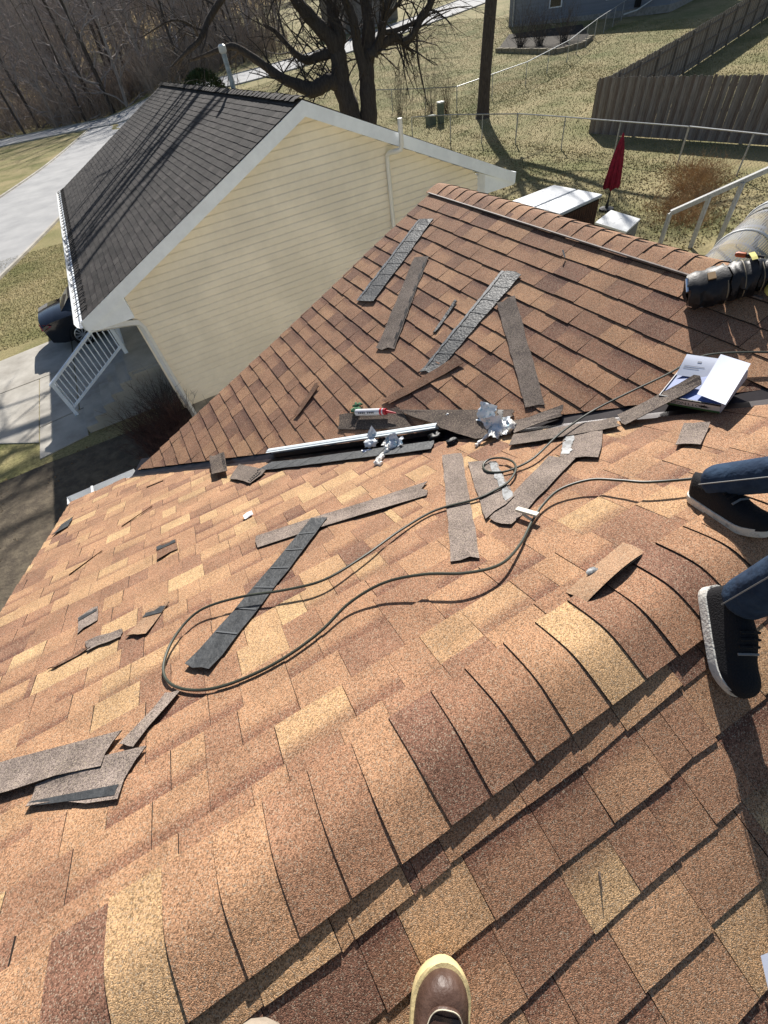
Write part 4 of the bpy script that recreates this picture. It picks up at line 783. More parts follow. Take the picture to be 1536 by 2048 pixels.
s1 = emp('sneaker', f1h, wk); s1['label'] = 'rear black sneaker with white sole'; s2 = emp('sneaker', f2h, wk); s2['label'] = 'front black sneaker with scuffed white sole'
I1 = shoe(s1, f1h, f1t, .105, 's', (0, .35, 1), M_knit, M_wsole); I2 = shoe(s2, f2h, f2t, .105, 's', (0, -.37, 1), M_knit, M_wsole)
for I, so in ((I1, s1), (I2, s2)):
    for q in range(4):
        t = .46 + q * .06; w = I['hwid'](t) * .55; b = I['heel'] + I['f'] * t * I['L'] + I['up'] * (I['sole_h'] + I['hgt'](t) * .97)
        m = MB(); m.tube([b - I['s'] * w - I['up'] * .006, b + I['up'] * .003, b + I['s'] * w - I['up'] * .006], .004, 5); m.build('lace', M_knit if q < 3 else M_stitch, so, origin=I['heel'])
k1, k2 = Vector((1.45, .06, 4.93)), Vector((1.03, .02, 5.0)); h1, h2 = Vector((1.42, .18, 5.36)), Vector((1.22, .12, 5.38)); a1 = I1['heel'] + I1['f'] * .07 + I1['up'] * .10; a2 = I2['heel'] + I2['f'] * .06 + I2['up'] * .10
def leg_nodes(h, k, a, tag_):
    d = {}
    d[tag_ + 'hip'] = (*h, .092); d[tag_ + 'th'] = (*lerp(h, k, .5), .085); d[tag_ + 'kn'] = (*k, .068); d[tag_ + 'sh'] = (*lerp(k, a, .5), .064); d[tag_ + 'an'] = (*lerp(k, a, .9), .062); d[tag_ + 'hem'] = (*(a + (a - k) * .03), .064); return d
pel = lerp(h1, h2, .5) + Vector((0, 0, .06)); nodes = {'pel': (*pel, .13)}; nodes.update(leg_nodes(h1, k1, a1, 'l')); nodes.update(leg_nodes(h2, k2, a2, 'r'))
ed = [('pel', 'lhip'), ('pel', 'rhip')] + [(t + a, t + b) for t in 'lr' for a, b in (('hip', 'th'), ('th', 'kn'), ('kn', 'sh'), ('sh', 'an'), ('an', 'hem'))]
tr = skinned('trousers', nodes, ed, M_jean, wk, 2)
for k, a in ((k1, a1), (k2, a2)):
    off = Vector((-.055, .02, 0)); m = MB(); m.tube(catmull([lerp(k, a, .15) + off * 1.08, lerp(k, a, .5) + off * 1.14, lerp(k, a, .95) + off * 1.1], 4), .0022, 4); m.build('seam', M_stitch, tr, origin=k)
def hand(parent, wrist, d, palm_n, side, name='hand'):
    """palm with five bent fingers; d = finger direction, palm_n = palm normal, side = thumb side"""
    w, d, pn = Vector(wrist), Vector(d).normalized(), Vector(palm_n); pn = (pn - d * pn.dot(d)).normalized(); s = d.cross(pn) * side
    nd = {'w': (*w, (.024, .018)), 'p': (*(w + d * .045), (.036, .016)), 'k': (*(w + d * .085), (.038, .014))}; ed_ = [('w', 'p'), ('p', 'k')]
    for q, (o, L) in enumerate(((.030, .068), (.010, .078), (-.010, .073), (-.029, .056))):
        b = w + d * .088 + s * o; m1 = b + (d * .8 + pn * .35).normalized() * L * .5; m2 = m1 + (d * .35 + pn * .9).normalized() * L * .45
        nd['f%d' % q] = (*b, .0095); nd['g%d' % q] = (*m1, .0088); nd['h%d' % q] = (*m2, .0075); ed_ += [('k', 'f%d' % q), ('f%d' % q, 'g%d' % q), ('g%d' % q, 'h%d' % q)]
    nd['t0'] = (*(w + d * .035 + s * .036), .012); nd['t1'] = (*(w + d * .068 + s * .052 + pn * .012), .010); nd['t2'] = (*(w + d * .094 + s * .048 + pn * .028), .0085); ed_ += [('p', 't0'), ('t0', 't1'), ('t1', 't2')]
    return skinned(name, nd, ed_, M_skin, parent, 1)
def head(parent, c, face):
    c, f = Vector(c), Vector(face).normalized(); up = Vector((0, 0, 1)); f = (f - up * f.dot(up) * .6).normalized(); s = f.cross(up).normalized(); u2 = s.cross(f); m = MB(); n, k = 18, 24; rows = []
    for i in range(n + 1):
        th = math.pi * i / n; row = []
        for j in range(k + 1):
            a = 2 * math.pi * j / k; x, y, z = math.sin(th) * math.cos(a), math.sin(th) * math.sin(a), math.cos(th)
            wx = .074 * (1 - .22 * max(0, -z)); fy = .094 * (1 - .1 * max(0, -z)); bump = 0
            if y > 0: bump = .024 * math.exp(-((x / .16) ** 2 + ((z + .08) / .16) ** 2)) + .010 * math.exp(-((x / .3) ** 2 + ((z + .62) / .14) ** 2)) - .012 * (math.exp(-(((x - .42) / .18) ** 2 + ((z - .08) / .12) ** 2)) + math.exp(-(((x + .42) / .18) ** 2 + ((z - .08) / .12) ** 2)))
            row.append(c + s * x * wx + f * (y * fy + bump) + u2 * z * .118)
        rows.append(row)
    m.grid(rows); h = m.build('head', M_skin, parent, smooth=True, origin=c)
    for q in (-1, 1):
        m = MB(); m.tube([c + s * q * .031 + f * .078 + u2 * .010, c + s * q * .031 + f * .0845 + u2 * .010], [.011, .006], 8); m.build('eye', mat('eye', (.05, .04, .035), .2), h, origin=c)
        crumple(c + s * q * .074 + u2 * -.005, .022, .35, .8, 1.2, 3, M_skin, 'ear', h, 2, .15)
    m = MB(); m.tube([c + s * -.024 + f * .088 + u2 * -.062, c + f * .094 + u2 * -.061, c + s * .024 + f * .088 + u2 * -.062], .004, 5); m.build('mouth', mat('lips', (.30, .13, .10), .6), h, origin=c)
    m = MB(); m.grid([[c + (s * math.sin(t_) * math.cos(a) * .081 + f * (math.sin(t_) * math.sin(a) * .101 - .006) + u2 * (math.cos(t_) * .122 + .004)) * 1.0 for t_ in [(.02 + (1.15 if math.sin(a) > .3 else 1.75) * q / 6) for q in range(7)]] for a in [2 * math.pi * k_ / 24 for k_ in range(25)]]); m.build('hair', M_hair, h, smooth=True, origin=c)
    return h
def torso(parent, nd, ed_):
    return skinned('body', nd, ed_, M_shirt, parent, 2)
bodyn = {'pel': (*(pel + Vector((0, 0, .05))), (.15, .11)), 'waist': (1.33, .15, 5.62, (.14, .10)), 'chest': (1.32, .12, 5.82, (.17, .11)), 'neckb': (1.32, .10, 5.96, (.08, .07)), 'neck': (1.31, .06, 6.05, .055),
         'shl': (1.50, .13, 5.93, .06), 'ell': (1.60, .06, 5.66, .045), 'wrl': (1.56, -.14, 5.52, .032), 'shr': (1.14, .12, 5.93, .06), 'elr': (1.05, .04, 5.66, .045), 'wrr': (1.10, -.15, 5.52, .032)}
torso(wk, bodyn, [('pel', 'waist'), ('waist', 'chest'), ('chest', 'neckb'), ('neckb', 'neck'), ('neckb', 'shl'), ('shl', 'ell'), ('ell', 'wrl'), ('neckb', 'shr'), ('shr', 'elr'), ('elr', 'wrr')])
head(wk, (1.295, .0, 6.19), (-.3, -.9, -.25)); hand(wk, (1.555, -.15, 5.515), (-.1, -.95, -.25), (-.3, .1, -1), 1); hand(wk, (1.105, -.16, 5.515), (.1, -.95, -.25), (.3, .1, -1), -1)

# photographer: boots, khaki trousers, jacket (all but a toe and a knee below the frame)
ph = thing('person', (-.25, -.3, zC(-.3)), 'photographer with brown moc-toe boot and khaki knee at the bottom edge', 'person')
M_boot = mat('brown_oiled_leather', (.062, .032, .022), .5, col2=(.115, .066, .048), vscale=22, thresh=(.35, .7), bump=.25, bscale=45, spec=.5)
M_crepe = mat('cream_crepe_sole', (.66, .53, .27), .75, var=.06, vscale=25, bump=.1, bscale=120)
M_khaki = mat('khaki_twill', (.32, .27, .215), .95, var=.08, vscale=30, bump=.3, bscale=30)
toe = Vector((-.106, -.104, zC(-.104) + .006)); heel = toe + Vector((-.192, -.205, -.205 * TA)); bt = emp('work_boot', heel, ph); bt['label'] = 'brown leather moc-toe boot with cream sole'
Ib = shoe(bt, heel, toe, .125, 'b', (0, -.37, 1), M_boot, M_crepe, h_heel=.10, h_toe=.058, sole_h=.030, usc=.92)
def on_upper(t, e):   # e in -1..1 across
    a = math.acos(max(-1, min(1, e))); w = Ib['hwid'](t) * .92; h = Ib['hgt'](t)
    return Ib['heel'] + Ib['f'] * (t * Ib['L'] * .95 + .006) + Ib['s'] * (w * math.copysign(abs(math.cos(a)) ** .7, math.cos(a))) + Ib['up'] * (Ib['sole_h'] * .8 + .012 * sst(.75, 1, t) + h * abs(math.sin(a)) ** .85)
path = [on_upper(.40, -.62), on_upper(.55, -.60), on_upper(.68, -.56), on_upper(.77, -.45), on_upper(.825, -.25), on_upper(.84, 0), on_upper(.825, .25), on_upper(.77, .45), on_upper(.68, .56), on_upper(.55, .60), on_upper(.40, .62)]
cp = catmull(path, 5); m = MB(); m.tube([p + Ib['up'] * .002 for p in cp], .0042, 6); m.build('moc_seam', M_boot, bt, smooth=True, origin=heel)
for i in range(2, len(cp) - 2):
    m = MB(); d = (cp[i + 1] - cp[i - 1]).normalized(); q = cp[i] + Ib['up'] * .0055; m.tube([q - d * .0035, q + d * .0035], .0014, 5); m.build('stitch', mat('cream_thread', (.6, .55, .42), .8), bt, origin=heel)
m = MB(); rows = [[on_upper(t, e * .5) + Ib['up'] * (.003 + .012 * sst(.72, .5, t) if False else .003) for e in (-1, -.5, 0, .5, 1)] for t in (.36, .46, .56, .66, .74, .79)]; m.grid(rows); m.build('toe_panel', mat('dark_oiled_leather', (.048, .026, .019), .38, var=.3, vscale=25, spec=.55, bump=.3, bscale=40), bt, smooth=True, origin=heel)
for q in range(4):
    t = .52 - q * .05; m = MB(); m.tube([on_upper(t, -.45) + Ib['up'] * .004, on_upper(t, 0) + Ib['up'] * .010, on_upper(t, .45) + Ib['up'] * .004], .004, 5); m.build('lace', M_stitch, bt, origin=heel)
heel2 = Vector((-.66, -.52, zC(-.52))); toe2 = heel2 + Vector((.06, .27, .27 * TA)); bt2 = emp('work_boot', heel2, ph); shoe(bt2, heel2, toe2, .115, 'b', (0, -.37, 1), M_boot, M_crepe, h_heel=.11, h_toe=.068, sole_h=.032)
ka = Vector((-.425, -.012, 4.722)); a1 = Vector(Ib['heel']) + Ib['f'] * .06 + Ib['up'] * .12; kb = Vector((-.15, -.42, 4.80)); a2 = heel2 + Vector((0, .06, .12)); hb, ha = Vector((-.25, -.66, 4.98)), Vector((-.47, -.62, 4.98))
nodes = {'pel': (-.36, -.68, 5.0, .13)}; nodes.update(leg_nodes(hb, kb, a1, 'l')); nodes.update(leg_nodes(ha, ka, a2, 'r'))
skinned('trousers', nodes, ed, M_khaki, ph, 2)
torso(ph, {'pel': (-.36, -.70, 5.08, (.15, .12)), 'chest': (-.36, -.72, 5.42, (.17, .12)), 'nb': (-.35, -.68, 5.60, (.08, .07)), 'neck': (-.34, -.64, 5.70, .055), 'sl': (-.17, -.68, 5.56, .06), 'el': (-.10, -.58, 5.26, .045), 'wl': (-.13, -.40, 5.08, .032), 'sr': (-.54, -.66, 5.56, .06), 'er': (-.60, -.52, 5.27, .045), 'wr': (-.50, -.33, 5.12, .032)},
      [('pel', 'chest'), ('chest', 'nb'), ('nb', 'neck'), ('nb', 'sl'), ('sl', 'el'), ('el', 'wl'), ('nb', 'sr'), ('sr', 'er'), ('er', 'wr')])
head(ph, (-.33, -.60, 5.84), (.25, .9, -.4)); hand(ph, (-.13, -.39, 5.07), (.1, .6, -.75), (0, -.4, -1), -1); hand(ph, (-.50, -.32, 5.11), (.1, .6, -.75), (0, -.4, -1), 1)
# ------------------------------------------------------------------ yard: hot tub, umbrella, air conditioner
M_cover = mat('pale_vinyl_cover', (.52, .54, .56), .5, var=.06, vscale=3, bump=.1, bscale=8); M_wood = mat('dark_cedar', (.075, .035, .02), .8, var=.4, vscale=6, stretch=(8, 8, .6), bump=.3)
ht = thing('hot_tub', (12.9, 12.3, 0), 'hot tub with folded pale cover and dark wooden skirt beyond the ridge', 'hot tub')
c00, c10, c11, c01 = Vector((11.93, 11.17, .82)), Vector((13.96, 11.41, .82)), Vector((13.85, 13.46, .82)), Vector((11.9, 13.36, .82))
for v0, v1 in ((0, .485), (.515, 1)):
    P = [lerp(c00, c01, v0), lerp(c10, c11, v0), lerp(c10, c11, v1), lerp(c00, c01, v1)]; m = MB(); m.prism(P, (0, 0, .09)); o = m.build('cover_half', M_cover, ht)
    bv = o.modifiers.new('bevel', 'BEVEL'); bv.width = .02; bv.segments = 2
cen = (c00 + c11) / 2; cen.z = .41
m = MB(); ins = [lerp(p, cen, .06) for p in (c00, c10, c11, c01)]; m.prism([(p.x, p.y, 0) for p in ins], (0, 0, .8)); m.build('tub_shell', mat('black_plastic', (.012, .012, .012), .6), ht)
for i in range(16):
    p = lerp(ins[0], ins[1], (i + .5) / 16); m = MB(); m.box((p.x, p.y - .02, .4), (.105, .02, .74), Matrix.Rotation(math.atan2(ins[1].y - ins[0].y, ins[1].x - ins[0].x), 3, 'Z')); m.build('skirt_board', M_wood, ht)
for i in range(16):
    p = lerp(ins[0], ins[3], (i + .5) / 16); m = MB(); m.box((p.x - .02, p.y, .4), (.02, .105, .74)); m.build('skirt_board', M_wood, ht)
um = thing('patio_umbrella', (15.32, 12.23, 0), 'closed red patio umbrella beside the hot tub', 'umbrella')
M_redc = mat('crimson_canvas', (.22, .012, .028), .85, var=.2, vscale=9, bump=.2, bscale=30)
m = MB(); m.tube([(15.32, 12.23, 0), (15.32, 12.23, 2.1)], .022, 8); m.build('pole', mat('dark_metal', (.03, .03, .03), .5), um, smooth=True)
m = MB(); n = 24; rows = []
for z, r, pl in ((.66, .20, .05), (.72, .235, .05), (1.0, .22, .045), (1.4, .17, .035), (1.75, .11, .02), (1.95, .06, .01), (2.03, .03, 0), (2.05, .045, 0), (2.12, .015, 0)):
    rows.append([(15.32 + (r + pl * math.cos(8 * a + z)) * math.cos(a), 12.23 + (r + pl * math.cos(8 * a + z)) * math.sin(a), z + (.04 * math.cos(4 * a) if z < .7 else 0)) for a in [2 * math.pi * k / n for k in range(n + 1)]])
m.grid(rows); m.build('canopy', M_redc, um, smooth=True)
m = MB(); m.tube([(15.32, 12.23, 0), (15.32, 12.23, .06), (15.32, 12.23, .09), (15.32, 12.23, .3)], [.25, .24, .06, .03], 16); m.build('base', MATS['dark_metal'], um, smooth=True)
ac = thing('air_conditioner', (12.65, 9.6, 0), 'pale topped air conditioner with dark grille right of the hot tub', 'air conditioner')
M_acw = mat('pale_enamel', (.60, .61, .60), .5, var=.05, vscale=4)
q = [Vector((12.13, 8.85, .78)), Vector((13.11, 9.22, .78)), Vector((13.22, 10.37, .78)), Vector((12.18, 10.0, .78))]
m = MB(); m.prism(q, (0, 0, .05)); m.build('top_panel', M_acw, ac)
cc = sum(q, Vector()) / 4; qi = [lerp(p, cc, .07) for p in q]; m = MB(); m.prism([(p.x, p.y, .04) for p in qi], (0, 0, .74)); m.build('coil_body', MATS['black_plastic'], ac)
for (a, b) in ((0, 1), (1, 2), (3, 0)):
    for i in range(22):
        p = lerp(qi[a], qi[b], (i + .5) / 22); nrm = (p - cc); nrm.z = 0; nrm.normalize(); m = MB(); m.box((p.x + nrm.x * .02, p.y + nrm.y * .02, .42), (.012, .012, .66)); m.build('grille_bar', mat('grey_wire', (.28, .29, .29), .5), ac)
gp = [(-.25, .02), (-.15, .03), (-.02, .0), (.1, .02), (.2, -.01)]
m = MB()
for i, (u, v) in enumerate(gp):
    m.box((cc.x + u, cc.y + v + u * .35, .832), (.07, .05, .004), Matrix.Rotation(.36, 3, 'Z'))
m.build('raised_badge', mat('pale_enamel_raised', (.66, .67, .66), .4), ac)

# ------------------------------------------------------------------ white stair rail and perforated hood at the right edge
wr_ = thing('deck_railing', (14.3, 8.2, 0), 'weathered white wooden rail climbing to the right edge beyond the ridge', 'railing')
M_wwh = mat('weathered_white_wood', (.50, .50, .48), .8, col2=(.26, .25, .24), vscale=14, thresh=(.5, .68), stretch=(3, 3, 1))
RP = [Vector((13.69, 8.75, .95)), Vector((14.26, 8.15, 1.3)), Vector((14.66, 7.65, 1.6)), Vector((15.35, 7.0, 2.05))]
m = MB(); m.beam(RP[0], RP[3], .12, .045); m.build('handrail', M_wwh, wr_); m = MB(); m.beam(RP[0] - Vector((0, 0, .07)), RP[3] - Vector((0, 0, .07)), .045, .08); m.build('under_rail', M_wwh, wr_)
for p in RP:
    m = MB(); m.box((p.x, p.y, p.z / 2 - .05), (.09, .09, p.z)); m.build('post', M_wwh, wr_)
M_perf = mat('perforated_sheet', (.21, .215, .23), .7, metal=.0, col2=(.24, .175, .08), vscale=.9, thresh=(.5, .7), spec=.3)
hd_ = thing('perforated_hood', (12.8, 5.9, 0), 'arched perforated metal hood with white hoop behind the tool belt', 'hood')
axd = Vector((.96, .27, 0)).normalized(); sdv = Vector((-.27, .96, 0)).normalized(); O = Vector((11.0, 5.55, .62)); Rr = .62
def arch(t, a, r=Rr): return O + axd * t + sdv * (r * math.cos(a)) + Vector((0, 0, .95 * r * math.sin(a)))
m = MB(); nt_, na = 96, 34; dt = 4.6 / nt_; da = math.pi / na
for i in range(nt_):          # sheet with real holes: a square frame of four strips round each opening
    for j in range(na):
        t0, a0 = i * dt, j * da; hole = (.08 < (i % 24) / 24 < .95) and 2 < j < na - 3
        if not hole: m.add([arch(t0, a0), arch(t0 + dt, a0), arch(t0 + dt, a0 + da), arch(t0, a0 + da)], [(0, 1, 2, 3)]); continue
        o4 = [(0, 0), (1, 0), (1, 1), (0, 1)]; sh = .25 if j % 2 else 0
        out = [arch(t0 + u * dt, a0 + v * da) for u, v in o4]; inn = [arch(t0 + (.22 + .56 * u) * dt, a0 + (.22 + .56 * v) * da) for u, v in o4]
        m.add(out + inn, [(k, (k + 1) % 4, 4 + (k + 1) % 4, 4 + k) for k in range(4)])
m.build('perforated_shell', M_perf, hd_, recalc=False)
for t in (.02, 2.0, 4.2):
    m = MB(); m.tube([arch(t, math.pi * k / 16, Rr + .015) for k in range(17)], .026, 6); m.build('hoop', M_alum, hd_, smooth=True)
for a in (.02, math.pi - .02):
    m = MB(); m.tube([arch(0, a), arch(4.6, a)], .018, 6); m.build('edge_rail', M_alum, hd_, smooth=True)
for t in (.1, 2.2, 4.4):
    for a in (0, math.pi):
        p = arch(t, a); m = MB(); m.tube([(p.x, p.y, 0), p], .025, 6); m.build('leg', M_alum, hd_)

# ------------------------------------------------------------------ fences
M_galv = mat('galvanised_pipe', (.42, .43, .43), .5, metal=.4, var=.1, vscale=8); M_wire = mat('galvanised_wire', (.17, .17, .17), .6, metal=.3)
def chain_fence(name, pts, h, label, step=2.6):
    c = Vector((*pts[0], 0)); root = thing(name, (pts[0][0], pts[0][1], gz(*pts[0])), label, 'fence', 'chain-link fences'); rail = []; mesh = MB()
    for (a, b) in zip(pts[:-1], pts[1:]):
        a, b = Vector((*a, 0)), Vector((*b, 0)); L = (b - a).length; n = max(1, round(L / step))
        for i in range(n + 1):
            p = lerp(a, b, i / n); z = gz(p.x, p.y); lean = random.uniform(-.03, .03)
            m = MB(); m.tube([(p.x, p.y, z - .1), (p.x + lean, p.y, z + h)], .028, 6); m.build('post', M_galv, root, smooth=True)
            rail.append((p.x + lean, p.y, z + h + .01))
        k = int(L / .13)
        for i in range(k):           # diagonal wires
            for s in (0, 1):
                t0 = i / k; t1 = min(1, max(0, t0 + (h / L) * (1 if s else -1)));
                hh = abs(t1 - t0) * L
                p, q = lerp(a, b, t0), lerp(a, b, t1); z0, z1 = gz(p.x, p.y), gz(q.x, q.y)
                mesh.tube([(p.x, p.y, z0 + .03), (q.x, q.y, z1 + min(h, hh) + .0)], .0028, 3, False)
    m = MB(); m.tube(rail, .026, 6); m.build('top_rail', M_galv, root, smooth=True)
    mesh.build('wire_mesh', M_wire, root, recalc=False)
chain_fence('chain_link_fence', [(17.6, 29.0), (18.9, 26.9), (20.3, 22.9), (20.5, 19.8), (20.7, 13.6), (20.4, 8.5)], 1.2, 'chain-link fence crossing the back yard behind the umbrella')
chain_fence('chain_link_fence', [(20.5, 41), (22.6, 35.2), (23.65, 32.9), (30.0, 33.3), (36, 35.5), (42.8, 39.4), (52, 44)], 1.2, 'chain-link fence climbing the lawn toward the far grey house')
def picket_fence(name, a, b, h, label, side, step=2.4, limit=300):
    a, b = Vector((*a, 0)), Vector((*b, 0)); L = (b - a).length; d = (b - a) / L; nrm = Vector((-d.y, d.x, 0)) * side
    root = thing(name, (a.x, a.y, gz(a.x, a.y)), label, 'fence', 'wooden privacy fences'); n = int(L / .145)
    for i in range(n):
        p = a + d * ((i + .5) * L / n); z = gz(p.x, p.y); hh = h + random.uniform(-.03, .03); w = L / n * .96; lean = random.uniform(-.012, .012); o = nrm * random.uniform(0, .012)
        m = MB(); c = .02
        prof = [(-w / 2, .03), (w / 2, .03), (w / 2 + lean, hh - .05), (w / 2 - .03 + lean, hh), (-w / 2 + .03 + lean, hh), (-w / 2 + lean, hh - .05)]
        m.prism([p + o + d * u + Vector((0, 0, z + v)) for u, v in prof], nrm * .018); m.build('picket', M_pick[i * 7 % 3], root, origin=(p.x, p.y, z))
    k = max(1, round(L / step))
    for i in range(k + 1):
        p = a + d * (L * i / k) - nrm * .06; z = gz(p.x, p.y); m = MB(); m.box((p.x, p.y, z + h * .47), (.09, .09, h * .96), Matrix.Rotation(math.atan2(d.y, d.x), 3, 'Z')); m.build('post', M_pick[0], root)
    for v in (.3, h * .5, h - .3):
        for i in range(k):
            p, q = a + d * (L * i / k) - nrm * .025, a + d * (L * (i + 1) / k) - nrm * .025; m = MB(); m.beam((p.x, p.y, gz(p.x, p.y) + v), (q.x, q.y, gz(q.x, q.y) + v), .04, .09); m.build('rail', M_pick[1], root)
M_pick = [mat('weathered_cedar_%s' % n, c, .9, col2=c2, vscale=5, thresh=(.35, .7), stretch=(6, 6, .5), bump=.3, bscale=20) for n, c, c2 in (('a', (.15, .125, .105), (.29, .255, .225)), ('b', (.12, .088, .07), (.23, .195, .17)), ('c', (.19, .165, .145), (.36, .33, .30)))]
picket_fence('privacy_fence', (23.3, 20.7), (24.9, 8.6), 2.12, 'grey weathered picket fence facing the camera behind the chain-link', -1)
picket_fence('privacy_fence', (23.35, 20.78), (60, 32.5), 1.95, 'weathered picket fence running up the lawn to the top right corner', 1)

# ------------------------------------------------------------------ far houses
M_grey = mat('grey_blue_siding', (.20, .22, .26), .8, var=.08, vscale=.6, stretch=(.3, .3, 14)); M_roofg = mat('far_roof', (.06, .055, .05), .95, var=.2, vscale=4)
def far_house(name, c, sx, sy, h, rz, wallm, label, windows=()):
    z = gz(c[0], c[1]) - .4; root = thing(name, (c[0], c[1], z), label, 'house'); Rz = Matrix.Rotation(rz, 3, 'Z'); C = Vector((c[0], c[1], z))
    def w(x, y, zz): return C + Rz @ Vector((x, y, zz))
    m = MB(); m.prism([w(-sx / 2, -sy / 2, 0), w(sx / 2, -sy / 2, 0), w(sx / 2, sy / 2, 0), w(-sx / 2, sy / 2, 0)], (0, 0, h)); m.build('wall', wallm, root)
    m = MB(); m.prism([w(-sx / 2 - .4, -sy / 2 - .5, h + .003), w(-sx / 2 - .4, sy / 2 + .5, h + .003), w(-sx / 2 - .4, 0, h + sy * .2)], Rz @ Vector((sx + .8, 0, 0))); m.build('roof', M_roofg, root)
    m = MB(); m.prism([w(-sx / 2 - .03, -sy / 2 - .03, 0), w(sx / 2 + .03, -sy / 2 - .03, 0), w(sx / 2 + .03, sy / 2 + .03, 0), w(-sx / 2 - .03, sy / 2 + .03, 0)], (0, 0, .5)); m.build('foundation', M_found, root)
    for (x, y, zz, ww, hh, face) in windows:
        f = emp('window', w(x, y, zz), root)
        dxy = (ww, .06) if face == 'y' else (.06, ww)
        m = MB(); m.box(w(x, y, zz), (dxy[0], dxy[1], hh), Rz); m.build('frame', M_white, f); m = MB(); q = .85; m.box(w(x, y, zz), (ww * q if face == 'y' else .08, .08 if face == 'y' else ww * q, hh * q), Rz); m.build('pane', M_glass, f)
    return root, w
fh, fw = far_house('grey_house', (54.2, 49.4), 17, 9, 5.6, R(-73), M_grey, 'grey-blue house in shade at the top right beyond the chain-link', [(-3, -4.52, 1.9, 1.4, 1.2, 'y'), (3, -4.52, 1.9, 1.4, 1.2, 'y')])
m = MB(); p = fw(-7.9, -4.6, 0); m.tube([p, p + Vector((0, 0, 3.4))], .09, 6); m.build('downspout', M_wwh, fh)
m = MB(); p = fw(5.6, -4.75, 1.0); m.box(p, (.5, .3, .8)); m.build('meter_box', MATS['black_plastic'], fh)
m = MB(); m.tube([fw(6.8, -4.6, 2.6), fw(6.8, -4.7, .9), fw(5.9, -5.3, .45), fw(4.9, -5.8, .3)], .06, 6); m.build('conduit', M_acw, fh)
far_house('roadside_house', (47.5, 92), 9, 8, 4.6, R(18), mat('taupe_siding', (.17, .155, .14), .85, var=.1, vscale=.5, stretch=(.3, .3, 10)), 'taupe house beyond the far road behind the big tree', [(1.5, -4.02, 3.4, .9, 1.0, 'y'), (-2, -4.02, 2.2, 1.2, 1.2, 'y')])
bd = thing('planting_bed', (38.6, 42, gz(38.6, 42)), 'planting bed edged with rough stone blocks below the grey house', 'planting bed')
M_blk2 = mat('tan_edging_block', (.26, .225, .16), .95, var=.25, vscale=7, bump=.4, bscale=25)
BP = [(37.9, 46.4), (38.0, 42.9), (38.2, 39.1), (40.5, 38.4), (43.0, 39.9)]
for a, b in zip(BP[:-1], BP[1:]):
    a, b = Vector((*a, 0)), Vector((*b, 0)); L = (b - a).length; n = max(1, round(L / .95))
    for i in range(n):
        p = lerp(a, b, (i + .5) / n); m = MB(); m.box((p.x, p.y, gz(p.x, p.y) + .13), (L / n * .94, .34, .34 + random.uniform(-.03, .04)), Matrix.Rotation(math.atan2(b.y - a.y, b.x - a.x), 3, 'Z')); m.build('block', M_blk2, bd)
m = MB(); m.prism([(x, y, gz(x, y) + .02) for x, y in BP] + [(48, 46, gz(48, 46) + .02), (44, 52, gz(44, 52) + .02)], (0, 0, .06)); m.build('soil', M_dirt, bd)
ub = thing('utility_pedestal', (21.2, 31.5, .1), 'green utility pedestals under the hanging branch by the fence corner', 'utility box')
M_ubx = mat('utility_green', (.13, .16, .12), .7, var=.15, vscale=6)
m = MB(); m.box((21.3, 31.4, .6), (.32, .32, 1.1)); m.build('post_cabinet', M_ubx, ub); m = MB(); m.box((20.8, 31.8, .32), (.55, .45, .62)); m.build('low_cabinet', M_ubx, ub)
m = MB(); m.box((21.3, 31.4, 1.19), (.37, .37, .08)); m.build('cabinet_cap', M_acw, ub)

# ------------------------------------------------------------------ trees
M_bark = mat('dark_bark', (.055, .044, .038), 1.0, col2=(.10, .083, .072), vscale=4, thresh=(.35, .65), stretch=(5, 5, 1), bump=1.0, bscale=14)
M_twig = mat('twig_bark', (.30, .265, .25), 1.0, var=.3, vscale=2)
M_bark2 = mat('grey_bark', (.24, .205, .185), 1.0, col2=(.36, .315, .285), vscale=3, thresh=(.35, .65), stretch=(4, 4, 1), bump=.8, bscale=10)
def rdir(d, ang, rnd):
    d = d.normalized(); o = d.orthogonal().normalized(); o.rotate(Matrix.Rotation(rnd.uniform(0, 2 * math.pi), 3, d)); return (d * math.cos(ang) + o * math.sin(ang)).normalized()
def grow(m, p, d, L, r, lvl, rnd, maxl, droop=.0, nb=(2, 4), minr=.006, wig=.22):
    n = 4 if lvl < 2 else 3; pts = [p.copy()]; dd = d.copy(); seg = L / n
    for i in range(n):
        dd = (dd + Vector((rnd.uniform(-wig, wig), rnd.uniform(-wig, wig), rnd.uniform(-wig * .6, wig * .9) - droop * lvl * .5))).normalized(); pts.append(pts[-1] + dd * seg)
    rr = [max(minr * .6, r * (1 - .6 * i / n)) for i in range(n + 1)]
    m.tube(pts, rr, 7 if r > .15 else (5 if r > .05 else 3), False)
    if lvl >= maxl: return
    for k in range(rnd.randint(*nb) + (1 if lvl == maxl - 1 else 0)):
        i = rnd.randint(1, n); q = pts[i]; nd = rdir(pts[i] - pts[i - 1], rnd.uniform(.35, .95), rnd); nd.z += .12 - droop
        grow(m, q, nd.normalized(), L * rnd.uniform(.5, .8), max(minr, rr[i] * rnd.uniform(.45, .72)), lvl + 1, rnd, maxl, droop, nb, minr, wig)
